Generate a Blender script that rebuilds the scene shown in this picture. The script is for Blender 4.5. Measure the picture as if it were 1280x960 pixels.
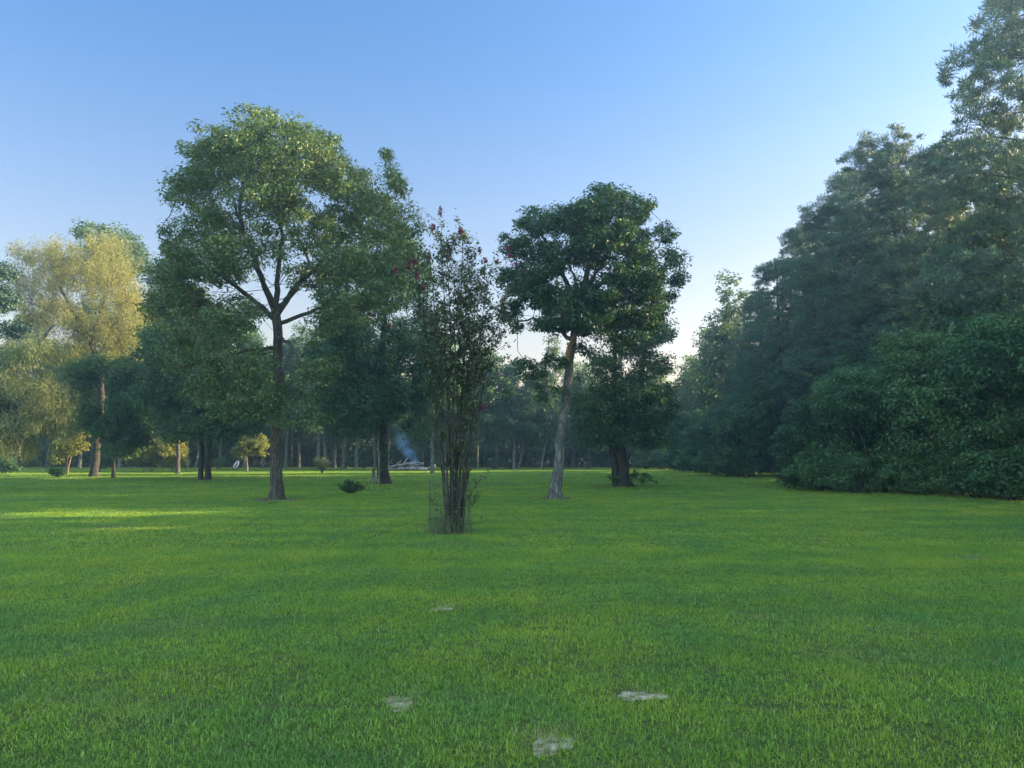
import bpy, math, random
import numpy as np
from math import radians, sin, cos, pi

sc = bpy.context.scene
COL = sc.collection
for o in list(bpy.data.objects):
    bpy.data.objects.remove(o)

# ------------------------------------------------------------------ camera
F = 967.0                      # focal length in photo pixels (1280 wide)
PITCH = math.atan(85 / F)      # horizon 85 px under the centre
EYE = 1.6
cam_d = bpy.data.cameras.new('camera')
cam_d.sensor_fit = 'HORIZONTAL'
cam_d.sensor_width = 36.0
cam_d.lens = 36.0 * F / 1280
cam_d.clip_start = 0.05
cam_d.clip_end = 3000
cam = bpy.data.objects.new('camera', cam_d)
COL.objects.link(cam)
cam.location = (0, 0, EYE)
cam.rotation_euler = (pi / 2 + PITCH, 0, 0)
sc.camera = cam

# ------------------------------------------------------------------ sky, sun, exposure
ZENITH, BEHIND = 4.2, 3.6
TINT_LOW, TINT_HIGH, FILL_TINT = (1.24, .92, .76), (.475, .755, 1.03), (1.05, 1.0, .76)
SUN_AZ, SUN_EL = radians(78), radians(16)     # azimuth from the view direction towards the right
w = bpy.data.worlds.new('World')
sc.world = w
w.use_nodes = True
nt = w.node_tree
nt.nodes.clear()
sky = nt.nodes.new('ShaderNodeTexSky')
sky.sky_type = 'NISHITA'
sky.sun_disc = False
sky.sun_elevation = SUN_EL
sky.sun_rotation = SUN_AZ
sky.air_density = 1.0
sky.dust_density = 2.2
sky.ozone_density = 1.6
bg = nt.nodes.new('ShaderNodeBackground')
bg.inputs['Strength'].default_value = 0.055
wo = nt.nodes.new('ShaderNodeOutputWorld')
def wnode(t, **k):
    n = nt.nodes.new(t)
    for a, b in k.items(): setattr(n, a, b)
    return n
# added out-of-view sky gain overhead and behind the camera, to brighten shaded ground; a bluer tint to the whole dome
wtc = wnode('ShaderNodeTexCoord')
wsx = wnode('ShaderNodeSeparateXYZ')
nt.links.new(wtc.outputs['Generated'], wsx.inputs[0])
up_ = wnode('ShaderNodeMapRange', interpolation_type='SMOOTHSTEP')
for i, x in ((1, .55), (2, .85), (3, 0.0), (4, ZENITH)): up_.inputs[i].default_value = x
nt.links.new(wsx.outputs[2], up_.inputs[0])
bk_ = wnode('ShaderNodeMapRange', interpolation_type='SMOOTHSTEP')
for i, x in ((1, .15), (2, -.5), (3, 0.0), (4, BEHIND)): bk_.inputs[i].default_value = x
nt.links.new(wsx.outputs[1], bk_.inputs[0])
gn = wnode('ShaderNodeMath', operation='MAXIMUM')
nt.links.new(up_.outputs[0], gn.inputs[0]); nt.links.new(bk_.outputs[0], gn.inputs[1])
tm_ = wnode('ShaderNodeMapRange', interpolation_type='SMOOTHSTEP')
for i, x in ((1, .0), (2, .58), (3, 0.0), (4, 1.0)): tm_.inputs[i].default_value = x
nt.links.new(wsx.outputs[2], tm_.inputs[0])
tcol = wnode('ShaderNodeMix', data_type='RGBA')
tcol.inputs[6].default_value = (*TINT_LOW, 1); tcol.inputs[7].default_value = (*TINT_HIGH, 1)
nt.links.new(tm_.outputs[0], tcol.inputs[0])
sky_fill = wnode('ShaderNodeVectorMath', operation='SCALE'); sky_fill.inputs[0].default_value = FILL_TINT
nt.links.new(gn.outputs[0], sky_fill.inputs['Scale'])
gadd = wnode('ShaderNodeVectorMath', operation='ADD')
nt.links.new(tcol.outputs[2], gadd.inputs[0]); nt.links.new(sky_fill.outputs[0], gadd.inputs[1])
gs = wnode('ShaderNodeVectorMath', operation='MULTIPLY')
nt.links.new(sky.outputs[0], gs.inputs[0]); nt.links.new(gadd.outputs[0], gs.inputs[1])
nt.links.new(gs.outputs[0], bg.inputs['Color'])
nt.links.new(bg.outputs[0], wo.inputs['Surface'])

sun_d = bpy.data.lights.new('sun', 'SUN')
sun_d.energy = 5.0
sun_d.angle = radians(0.6)
sun_d.color = (1.0, 0.78, 0.46)
sun = bpy.data.objects.new('sun', sun_d)
COL.objects.link(sun)
sun.rotation_euler = (pi / 2 - SUN_EL, 0, -SUN_AZ + pi)   # points away from the sun
sun.location = (60, 15, 40)

sc.view_settings.view_transform = 'Standard'
sc.view_settings.look = 'None'
sc.view_settings.gamma = 1.0
sc.view_settings.use_curve_mapping = False
sc.view_settings.exposure = 2.62
sc.render.engine = 'CYCLES'
sc.cycles.max_bounces = 8
sc.cycles.diffuse_bounces = 4
sc.cycles.transmission_bounces = 5
sc.cycles.glossy_bounces = 2
sc.cycles.volume_bounces = 1
sc.cycles.use_denoising = True

# ------------------------------------------------------------------ helpers
def P(u, v, D, dd=0.0):
    """the world point at depth D that the photo shows at pixel (u, v); dd moves it on in depth"""
    a, b = (u - 640) / F, (480 - v) / F
    y = cos(PITCH) - b * sin(PITCH)
    z = sin(PITCH) + b * cos(PITCH)
    k = D / y
    return np.array([a * k, D + dd, EYE + z * k])

def G(u, D):
    p = P(u, 565, D)
    p[2] = 0.0
    return p

def tag(o, label=None, cat=None, group=None, kind=None):
    if label: o['label'] = label
    if cat: o['category'] = cat
    if group: o['group'] = group
    if kind: o['kind'] = kind
    return o

def empty(name, loc, rz=0.0, label=None, cat=None, group=None):
    o = bpy.data.objects.new(name, None)
    o.empty_display_size = 0.3
    COL.objects.link(o)
    o.location = tuple(float(c) for c in loc)
    o.rotation_euler = (0, 0, rz)
    return tag(o, label, cat, group)

def mesh_from(name, verts, quads, mat, smooth=False):
    """verts (n,3); quads (m,4) int, a triangle repeats nothing: pass (m,3)"""
    me = bpy.data.meshes.new(name)
    verts = np.ascontiguousarray(verts, dtype=np.float32)
    quads = np.ascontiguousarray(quads, dtype=np.int32)
    m, k = quads.shape
    me.vertices.add(len(verts))
    me.vertices.foreach_set('co', verts.ravel())
    me.loops.add(m * k)
    me.loops.foreach_set('vertex_index', quads.ravel())
    me.polygons.add(m)
    me.polygons.foreach_set('loop_start', np.arange(0, m * k, k, dtype=np.int32))
    try:
        me.polygons.foreach_set('loop_total', np.full(m, k, dtype=np.int32))
    except Exception:
        pass
    if smooth:
        me.polygons.foreach_set('use_smooth', np.ones(m, dtype=bool))
    me.update(calc_edges=True)
    if mat: me.materials.append(mat)
    return me

def obj(name, me, parent=None, loc=None):
    o = bpy.data.objects.new(name, me)
    COL.objects.link(o)
    if parent: o.parent = parent
    if loc is not None: o.location = tuple(float(c) for c in loc)
    return o

class MB:
    def __init__(s):
        s.v, s.f, s.n = [], [], 0
    def add(s, v, f):
        s.v.append(np.asarray(v, float)); s.f.append(np.asarray(f, int) + s.n); s.n += len(v)
    def tube(s, pts, rad, sides=6, rng=None, flare=0.0, lump=0.0):
        pts = np.asarray(pts, float); rad = np.asarray(rad, float)
        n = len(pts)
        if n < 2: return
        t = np.gradient(pts, axis=0)
        t /= np.linalg.norm(t, axis=1, keepdims=True) + 1e-9
        mt = t.mean(0)
        ref = np.array([1., 0, 0]) if abs(mt[0]) < abs(mt[1]) else np.array([0, 1., 0])
        if abs(mt[2]) < 0.5: ref = np.array([0, 0, 1.])
        a = np.cross(t, ref); a /= np.linalg.norm(a, axis=1, keepdims=True) + 1e-9
        b = np.cross(t, a)
        th = np.arange(sides) * 2 * pi / sides
        R = rad[:, None] * np.ones((1, sides))
        if lump and rng is not None:
            R *= 1 + lump * rng.standard_normal((n, sides))
        if flare:
            h = (pts[:, 2] - pts[:, 2].min())[:, None]
            ph = 0.7 if rng is None else rng.uniform(0, 6)
            lob = 0.55 + 0.45 * np.cos(5 * th + ph)[None] + 0.2 * np.cos(3 * th + 2 * ph)[None]
            R *= 1 + flare * np.exp(-h / 0.28) * lob
        v = pts[:, None] + R[..., None] * (np.cos(th)[None, :, None] * a[:, None] + np.sin(th)[None, :, None] * b[:, None])
        i = np.arange(n - 1)[:, None] * sides
        j = np.arange(sides)[None]
        j2 = (j + 1) % sides
        q = np.stack([i + j, i + j2, i + sides + j2, i + sides + j], -1).reshape(-1, 4)
        s.add(v.reshape(-1, 3), q)
    def box(s, c, size, rz=0.0, tilt=(0, 0)):
        c = np.asarray(c, float); h = np.asarray(size, float) / 2
        k = np.array([[x, y, z] for z in (-1, 1) for y in (-1, 1) for x in (-1, 1)]) * h
        R = np.array([[cos(rz), -sin(rz), 0], [sin(rz), cos(rz), 0], [0, 0, 1]])
        s.add(k @ R.T + c, [[0, 2, 3, 1], [4, 5, 7, 6], [0, 1, 5, 4], [2, 6, 7, 3], [0, 4, 6, 2], [1, 3, 7, 5]])
    def mesh(s, name, mat, smooth=True):
        return mesh_from(name, np.concatenate(s.v), np.concatenate(s.f), mat, smooth)

def unit(v):
    return v / (np.linalg.norm(v, axis=-1, keepdims=True) + 1e-9)

# ------------------------------------------------------------------ materials
def newmat(name):
    m = bpy.data.materials.new(name)
    m.use_nodes = True
    m.node_tree.nodes.clear()
    return m, m.node_tree.nodes, m.node_tree.links

def ramp(N, cols, pos=None):
    r = N.new('ShaderNodeValToRGB')
    e = r.color_ramp.elements
    while len(e) < len(cols): e.new(0.5)
    for i, c in enumerate(cols):
        e[i].position = pos[i] if pos else i / max(1, len(cols) - 1)
        e[i].color = (*c, 1)
    return r

def leaf_mat(name, cols, trans=0.35, rough=0.55, warm=(1.25, 1.25, 0.6), nscale=0.5):
    m, N, L = newmat(name)
    geo = N.new('ShaderNodeNewGeometry')
    tc = N.new('ShaderNodeTexCoord')
    noi = N.new('ShaderNodeTexNoise'); noi.inputs['Scale'].default_value = nscale; noi.inputs['Detail'].default_value = 2
    L.new(tc.outputs['Object'], noi.inputs['Vector'])
    mx = N.new('ShaderNodeMath'); mx.operation = 'MULTIPLY_ADD'
    mx.inputs[1].default_value = 0.55
    L.new(geo.outputs['Random Per Island'], mx.inputs[0])
    m2 = N.new('ShaderNodeMath'); m2.operation = 'MULTIPLY_ADD'
    m2.inputs[1].default_value = 1.1; m2.inputs[2].default_value = -0.32
    L.new(noi.outputs['Fac'], m2.inputs[0])
    L.new(m2.outputs[0], mx.inputs[2])
    r = ramp(N, cols)
    L.new(mx.outputs[0], r.inputs[0])
    oi = N.new('ShaderNodeObjectInfo')
    vr = N.new('ShaderNodeMapRange'); vr.inputs[3].default_value = .78; vr.inputs[4].default_value = 1.25
    hr = N.new('ShaderNodeMapRange'); hr.inputs[1].default_value = 1; hr.inputs[2].default_value = 0; hr.inputs[3].default_value = .482; hr.inputs[4].default_value = .515
    L.new(oi.outputs['Random'], vr.inputs[0]); L.new(oi.outputs['Random'], hr.inputs[0])
    hs = N.new('ShaderNodeHueSaturation')
    L.new(hr.outputs[0], hs.inputs['Hue']); L.new(vr.outputs[0], hs.inputs['Value']); L.new(r.outputs[0], hs.inputs['Color'])
    r = hs
    p = N.new('ShaderNodeBsdfPrincipled')
    p.inputs['Roughness'].default_value = rough
    p.inputs['Specular IOR Level'].default_value = 0.3
    L.new(r.outputs[0], p.inputs['Base Color'])
    t = N.new('ShaderNodeBsdfTranslucent')
    tm = N.new('ShaderNodeMix'); tm.data_type = 'RGBA'; tm.blend_type = 'MULTIPLY'
    tm.inputs[0].default_value = 1.0
    tm.inputs[7].default_value = (*warm, 1)
    L.new(r.outputs[0], tm.inputs[6])
    L.new(tm.outputs[2], t.inputs['Color'])
    ms = N.new('ShaderNodeMixShader'); ms.inputs[0].default_value = trans
    L.new(p.outputs[0], ms.inputs[1]); L.new(t.outputs[0], ms.inputs[2])
    o = N.new('ShaderNodeOutputMaterial')
    L.new(ms.outputs[0], o.inputs['Surface'])
    return m

def bark_mat(name, c0, c1, c2, scale=9.0, bump=0.6):
    m, N, L = newmat(name)
    tc = N.new('ShaderNodeTexCoord')
    mp = N.new('ShaderNodeMapping'); mp.inputs['Scale'].default_value = (scale, scale, scale * 0.22)
    L.new(tc.outputs['Object'], mp.inputs[0])
    n1 = N.new('ShaderNodeTexNoise'); n1.inputs['Scale'].default_value = 1.6; n1.inputs['Detail'].default_value = 6; n1.inputs['Roughness'].default_value = 0.7
    L.new(mp.outputs[0], n1.inputs['Vector'])
    vo = N.new('ShaderNodeTexVoronoi'); vo.inputs['Scale'].default_value = 1.3; vo.feature = 'DISTANCE_TO_EDGE'
    L.new(mp.outputs[0], vo.inputs['Vector'])
    n2 = N.new('ShaderNodeTexNoise'); n2.inputs['Scale'].default_value = 1.3; n2.inputs['Detail'].default_value = 3
    L.new(tc.outputs['Object'], n2.inputs['Vector'])
    r = ramp(N, [c0, c1, c2], [0.28, 0.52, 0.75])
    L.new(n1.outputs['Fac'], r.inputs[0])
    g = N.new('ShaderNodeMix'); g.data_type = 'RGBA'; g.blend_type = 'MIX'
    g.inputs[7].default_value = (c1[0] * 0.8, c1[1] * 1.0, c1[2] * 0.72, 1)
    rr = ramp(N, [(0, 0, 0), (0.8, 0.8, 0.8)], [0.5, 0.68])
    L.new(n2.outputs['Fac'], rr.inputs[0]); L.new(rr.outputs[0], g.inputs[0]); L.new(r.outputs[0], g.inputs[6])
    fr = ramp(N, [(.30, .29, .28), (1, 1, 1)], [.02, .22]); L.new(vo.outputs['Distance'], fr.inputs[0])
    fm = N.new('ShaderNodeMix'); fm.data_type = 'RGBA'; fm.blend_type = 'MULTIPLY'; fm.inputs[0].default_value = .8
    L.new(g.outputs[2], fm.inputs[6]); L.new(fr.outputs[0], fm.inputs[7])
    p = N.new('ShaderNodeBsdfPrincipled'); p.inputs['Roughness'].default_value = 0.9
    p.inputs['Specular IOR Level'].default_value = 0.2
    L.new(fm.outputs[2], p.inputs['Base Color'])
    add = N.new('ShaderNodeMath'); add.operation = 'ADD'
    L.new(n1.outputs['Fac'], add.inputs[0]); L.new(vo.outputs['Distance'], add.inputs[1])
    b = N.new('ShaderNodeBump'); b.inputs['Strength'].default_value = bump; b.inputs['Distance'].default_value = 0.05
    L.new(add.outputs[0], b.inputs['Height']); L.new(b.outputs[0], p.inputs['Normal'])
    o = N.new('ShaderNodeOutputMaterial'); L.new(p.outputs[0], o.inputs['Surface'])
    return m

def plain_mat(name, c0, c1, scale=8.0, rough=0.8, bump=0.3, metal=0.0):
    m, N, L = newmat(name)
    tc = N.new('ShaderNodeTexCoord')
    n = N.new('ShaderNodeTexNoise'); n.inputs['Scale'].default_value = scale; n.inputs['Detail'].default_value = 5
    L.new(tc.outputs['Object'], n.inputs['Vector'])
    r = ramp(N, [c0, c1], [0.35, 0.65]); L.new(n.outputs['Fac'], r.inputs[0])
    p = N.new('ShaderNodeBsdfPrincipled'); p.inputs['Roughness'].default_value = rough; p.inputs['Metallic'].default_value = metal
    L.new(r.outputs[0], p.inputs['Base Color'])
    b = N.new('ShaderNodeBump'); b.inputs['Strength'].default_value = bump; b.inputs['Distance'].default_value = 0.02
    L.new(n.outputs['Fac'], b.inputs['Height']); L.new(b.outputs[0], p.inputs['Normal'])
    o = N.new('ShaderNodeOutputMaterial'); L.new(p.outputs[0], o.inputs['Surface'])
    return m

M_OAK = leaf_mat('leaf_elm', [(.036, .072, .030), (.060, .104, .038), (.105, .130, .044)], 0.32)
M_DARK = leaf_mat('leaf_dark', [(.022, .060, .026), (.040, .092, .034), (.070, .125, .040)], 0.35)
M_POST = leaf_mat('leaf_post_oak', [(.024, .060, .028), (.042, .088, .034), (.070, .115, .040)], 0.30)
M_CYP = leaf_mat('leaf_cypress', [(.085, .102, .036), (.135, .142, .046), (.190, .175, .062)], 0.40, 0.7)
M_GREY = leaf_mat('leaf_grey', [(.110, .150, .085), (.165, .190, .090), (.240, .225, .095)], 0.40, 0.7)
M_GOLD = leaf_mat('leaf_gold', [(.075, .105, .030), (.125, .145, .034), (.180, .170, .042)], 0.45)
M_PINE = leaf_mat('needle_pine', [(.032, .074, .052), (.052, .104, .062), (.080, .130, .066)], 0.16, 0.6)
M_VINE = leaf_mat('leaf_vine', [(.028, .080, .032), (.050, .115, .044), (.085, .155, .050)], 0.35)
M_WOOD = leaf_mat('leaf_wood', [(.030, .070, .032), (.052, .105, .040), (.095, .145, .045)], 0.40)
M_CREPE = leaf_mat('leaf_crepe', [(.030, .036, .026), (.040, .062, .030), (.072, .066, .036)], 0.30)
M_PINK = leaf_mat('petal_pink', [(.11, .014, .045), (.17, .022, .068), (.25, .045, .105)], 0.35, 0.6, (1, 1, 1))
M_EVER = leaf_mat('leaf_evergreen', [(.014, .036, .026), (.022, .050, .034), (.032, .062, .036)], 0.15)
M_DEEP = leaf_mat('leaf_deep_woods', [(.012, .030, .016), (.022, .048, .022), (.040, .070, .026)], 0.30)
M_TALL = leaf_mat('tall_grass', [(.050, .085, .045), (.085, .125, .060), (.150, .155, .080)], 0.35)
M_DRY = leaf_mat('dead_leaf', [(.20, .13, .07), (.32, .20, .10), (.42, .28, .14)], 0.3, 0.8)

B_OAK = bark_mat('bark_elm', (.022, .020, .018), (.072, .064, .057), (.165, .148, .132))
B_POST = bark_mat('bark_post_oak', (.040, .040, .041), (.120, .119, .117), (.235, .226, .212), 8)
B_DARK = bark_mat('bark_dark', (.022, .021, .020), (.048, .044, .040), (.085, .078, .070))
B_PALE = bark_mat('bark_pale', (.075, .073, .068), (.145, .140, .130), (.230, .222, .205), 7, 0.4)
B_RED = bark_mat('bark_red', (.12, .075, .055), (.22, .14, .10), (.33, .23, .17), 9, 0.3)
B_CREPE = bark_mat('bark_crepe', (.022, .019, .016), (.050, .043, .036), (.100, .088, .072), 14, 0.3)

# ------------------------------------------------------------------ tree building
def sample_blobs(blobs, n, rng, shell=0.22):
    b = np.array([x[:6] for x in blobs], float)
    wt = np.array([x[6] if len(x) > 6 else 1.0 for x in blobs])
    vol = (b[:, 3] * b[:, 4] * b[:, 5]) ** 0.8 * wt
    k = rng.choice(len(b), n, p=vol / vol.sum())
    d = unit(rng.standard_normal((n, 3)))
    r = rng.random(n)[:, None] ** shell
    return b[k, :3] + d * r * b[k, 3:6]

def pix_blobs(D, R, axis, rows, scale_depth=1.0, inset=.22):
    """blobs traced from the photo (u, v, ru, rv[, dd, weight]) given real size and depth; the crown (half-width R metres, round
    about the trunk at photo column axis) is filled to the front and the back of each"""
    out = []
    for row in rows:
        u, v, ru, rv = row[:4]
        dd = row[4] if len(row) > 4 else None
        wt = row[5] if len(row) > 5 else 1.0
        c = P(u, v, D)
        rx, rz = ru * D / F, rv * D / F
        rx, rz = max(.45 * rx, rx - inset), max(.45 * rz, rz - inset)
        ry = (rx + rz) / 2
        if dd is not None:
            c = P(u, v, D + dd)
            out.append((c[0], c[1], c[2], rx, ry, rz, wt)); continue
        out.append((c[0], c[1], c[2], rx, ry, rz, wt))
        h = (u - axis) * D / F
        dep = math.sqrt(max(0, R * R - h * h)) * scale_depth
        if dep > ry * 0.9:
            for s in (-1, 1):
                q = P(u, v, D + s * 0.6 * dep)
                out.append((q[0], q[1], q[2] - .1 * rz, rx * .85, max(ry, .45 * dep), rz * .85, wt * .8))
    return out

def colonize(stems, att, rng, step=0.32, kill=0.45, zmin=0.0, tropism=0.10, maxit=140, cap=7000):
    """stems: [(points, r0, r1)] -> nodes, parents, stem radii (0 for grown nodes)"""
    pos = np.zeros((cap, 3)); par = np.full(cap, -1); sr = np.zeros(cap); can = np.zeros(cap, bool)
    n = 0
    for pts, r0, r1 in stems:
        pts = np.asarray(pts, float)
        seg = np.linalg.norm(np.diff(pts, axis=0), axis=1); s = np.r_[0, np.cumsum(seg)]
        m = max(3, int(s[-1] / step) + 1)
        q = np.linspace(0, s[-1], m)
        x = np.stack([np.interp(q, s, pts[:, i]) for i in range(3)], 1)
        for _ in range(2):
            x[1:-1] = 0.25 * x[:-2] + 0.5 * x[1:-1] + 0.25 * x[2:]
        x[1:-1] += rng.standard_normal((m - 2, 3)) * 0.025 * min(1, step / .3)
        start = 0; p0 = -1
        if n:
            d = np.linalg.norm(pos[:n] - x[0], axis=1)
            if d.min() < 0.9: p0 = int(d.argmin())
        for i in range(m):
            pos[n] = x[i]; par[n] = p0; sr[n] = r0 + (r1 - r0) * (i / (m - 1)) ** 0.8
            can[n] = x[i, 2] > zmin
            p0 = n; n += 1
    att = np.asarray(att)
    nd = np.full(len(att), 1e9); ni = np.zeros(len(att), int)
    def upd(a, b):
        idx = np.arange(a, b)[can[a:b]]
        if not len(idx): return
        d = np.linalg.norm(att[:, None] - pos[None, idx], axis=2)
        k = d.argmin(1); dm = d[np.arange(len(att)), k]
        better = dm < nd
        nd[better] = dm[better]; ni[better] = idx[k[better]]
    for a in range(0, n, 500): upd(a, min(n, a + 500))
    grow_count = np.zeros(cap, int)
    for it in range(maxit):
        alive = (nd > kill) & (nd < 1e8) & (grow_count[ni] < 4)
        if not alive.any() or n > cap - 400: break
        src, inv = np.unique(ni[alive], return_inverse=True)
        dv = unit(att[alive] - pos[ni[alive]])
        sm = np.zeros((len(src), 3)); np.add.at(sm, inv, dv)
        old = par[src]
        dirp = np.where((old >= 0)[:, None], unit(pos[src] - pos[np.maximum(old, 0)]), 0)
        d = unit(unit(sm) + 0.35 * dirp + np.array([0, 0, tropism]) + rng.standard_normal((len(src), 3)) * 0.16)
        m = min(len(src), cap - n - 1)
        a = n
        pos[n:n + m] = pos[src[:m]] + d[:m] * step; par[n:n + m] = src[:m]; can[n:n + m] = True
        grow_count[src] += 1
        n += m
        upd(a, n)
    return pos[:n], par[:n], sr[:n]

def skeleton_mesh(name, pos, par, sr, mat, rng, r_tip=0.008, e=2.3, rmin=0.0, flare=0.7, sides=10, lump=0.03):
    n = len(pos)
    acc = np.zeros(n); r = np.zeros(n)
    best = np.full(n, -1)
    for i in range(n - 1, -1, -1):
        r[i] = max(acc[i], r_tip ** e) ** (1 / e)
        if sr[i]: r[i] = sr[i]
        if par[i] >= 0: acc[par[i]] += min(r[i], 0.3) ** e
    for i in range(n):
        if par[i] >= 0 and not sr[i]: r[i] = min(r[i], 0.82 * r[par[i]] if sr[par[i]] else r[par[i]])
    for i in range(n):
        p = par[i]
        if p >= 0:
            if best[p] < 0 or (bool(sr[i]), r[i]) > (bool(sr[best[p]]), r[best[p]]): best[p] = i
    mb = MB()
    for i in range(n):
        p = par[i]
        if p >= 0 and best[p] == i: continue
        chain = [i]; k = best[i]
        while k >= 0: chain.append(k); k = best[k]
        rr = r[chain]; pp = pos[chain]
        if p >= 0:
            pp = np.vstack([pos[p], pp]); rr = np.r_[rr[0], rr]
        if rr.max() < rmin or len(pp) < 2: continue
        rr = rr.copy(); rr[-1] *= 0.4
        root = p < 0
        big = rr.max() > 0.06
        if root:
            pp = pp.copy(); pp[0, 2] -= 0.08
            # a finer lower trunk so the root flare and the bark lumps have rings to live on
            s = np.r_[0, np.cumsum(np.linalg.norm(np.diff(pp, axis=0), axis=1))]
            q = np.r_[np.linspace(0, min(0.9, s[-1] * .5), 8), s[s > min(0.9, s[-1] * .5) + .1]]
            pp = np.stack([np.interp(q, s, pp[:, c]) for c in range(3)], 1); rr = np.interp(q, s, rr)
        mb.tube(pp, rr, sides=(sides + 6 if root and flare else sides) if big else (5 if rr.max() > .02 else 3),
                rng=rng, flare=flare if root else 0, lump=lump if big else 0)
    return mb.mesh(name, mat)

def leaf_mesh(name, cen, per, rad, L, W, mat, rng, flat=0.65, style='broad', fold=0.18, out_from=None):
    """leaves around each clump centre; every leaf one small folded blade"""
    k = len(cen)
    cnt = np.maximum(1, (per * rng.uniform(0.55, 1.45, k)).astype(int))
    idx = np.repeat(np.arange(k), cnt)
    n = len(idx)
    cr = rad * rng.uniform(0.65, 1.35, k)
    d = unit(rng.standard_normal((n, 3)))
    off = d * (rng.random(n)[:, None] ** 0.45) * cr[idx][:, None]
    if style == 'droop':
        off[:, 2] = off[:, 2] * 1.3 - 0.35 * rad
        off[:, :2] *= 0.75
    else:
        off[:, 2] *= flat
    c = cen[idx] + off
    if style == 'needle':
        ax = unit(d + np.array([0, 0, 0.25]) + 0.25 * rng.standard_normal((n, 3)))
        c = cen[idx] + off * 0.75
        nr = unit(np.cross(ax, rng.standard_normal((n, 3))))
    elif style == 'droop':
        ax = unit(np.array([0, 0, -0.75]) + 0.6 * d + 0.35 * rng.standard_normal((n, 3)))
        nr = unit(np.cross(ax, rng.standard_normal((n, 3))))
    else:
        nr = unit(np.array([0, 0, 0.75]) + 0.6 * d + 0.6 * rng.standard_normal((n, 3)))
        ax = d + np.array([0, 0, -0.35]) + 0.5 * rng.standard_normal((n, 3))
        ax = unit(ax - (ax * nr).sum(1, keepdims=True) * nr)
    sd = np.cross(nr, ax)
    l = (L * rng.uniform(0.5, 1.5, n))[:, None]; wv = (W * rng.uniform(0.7, 1.25, n))[:, None]
    v = np.empty((n, 4, 3))
    v[:, 0] = c - ax * l * .5
    v[:, 1] = c + sd * wv * .5 + nr * l * fold * .5 - ax * l * 0.05
    v[:, 2] = c + ax * l * .5
    v[:, 3] = c - sd * wv * .5 + nr * l * fold * .5 - ax * l * 0.05
    return mesh_from(name, v.reshape(-1, 3), np.arange(n * 4).reshape(n, 4), mat)

def tree(name, base, stems, blobs, seed, bark, leafm, n_clump, per, rad, L, W, label, cat='tree', group=None, style='broad',
         zmin=2.0, shell=0.22, step=0.32, kill=0.45, flare=0.7, flat=0.65, tropism=0.1, r_tip=0.008, link=True, sides=10):
    rng = np.random.default_rng(seed)
    base = np.asarray(base, float)
    cen = sample_blobs(blobs, n_clump, rng, shell)
    cen = cen[cen[:, 2] > 0.35] - base
    st = [(np.asarray(p, float) - base, a, b) for p, a, b in stems]
    pos, par, sr = colonize(st, cen, rng, step, kill, zmin, tropism)
    t = empty(name, base, 0, label, cat, group)
    tr = obj('trunk', skeleton_mesh('trunk', pos, par, sr, bark, rng, r_tip=r_tip, flare=flare, sides=sides), t)
    cr = obj('crown', leaf_mesh('crown', cen, per, rad, L, W, leafm, rng, flat, style), t)
    return t

def children(o):
    return [c for c in bpy.data.objects if c.parent == o]

def dup(src, loc, rz=0.0, s=1.0, label=None, group=None, sz=None, cat=None, mats=None):
    c = src.copy(); COL.objects.link(c)
    c.location = tuple(float(x) for x in loc); c.rotation_euler = (0, 0, rz)
    c.scale = (s, s, sz if sz else s)
    if label: c['label'] = label
    if group: c['group'] = group
    if cat: c['category'] = cat
    for ch in children(src):
        d = ch.copy(); COL.objects.link(d); d.parent = c
    return c

def drop(src):
    for ch in children(src): bpy.data.objects.remove(ch)
    bpy.data.objects.remove(src)

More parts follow.
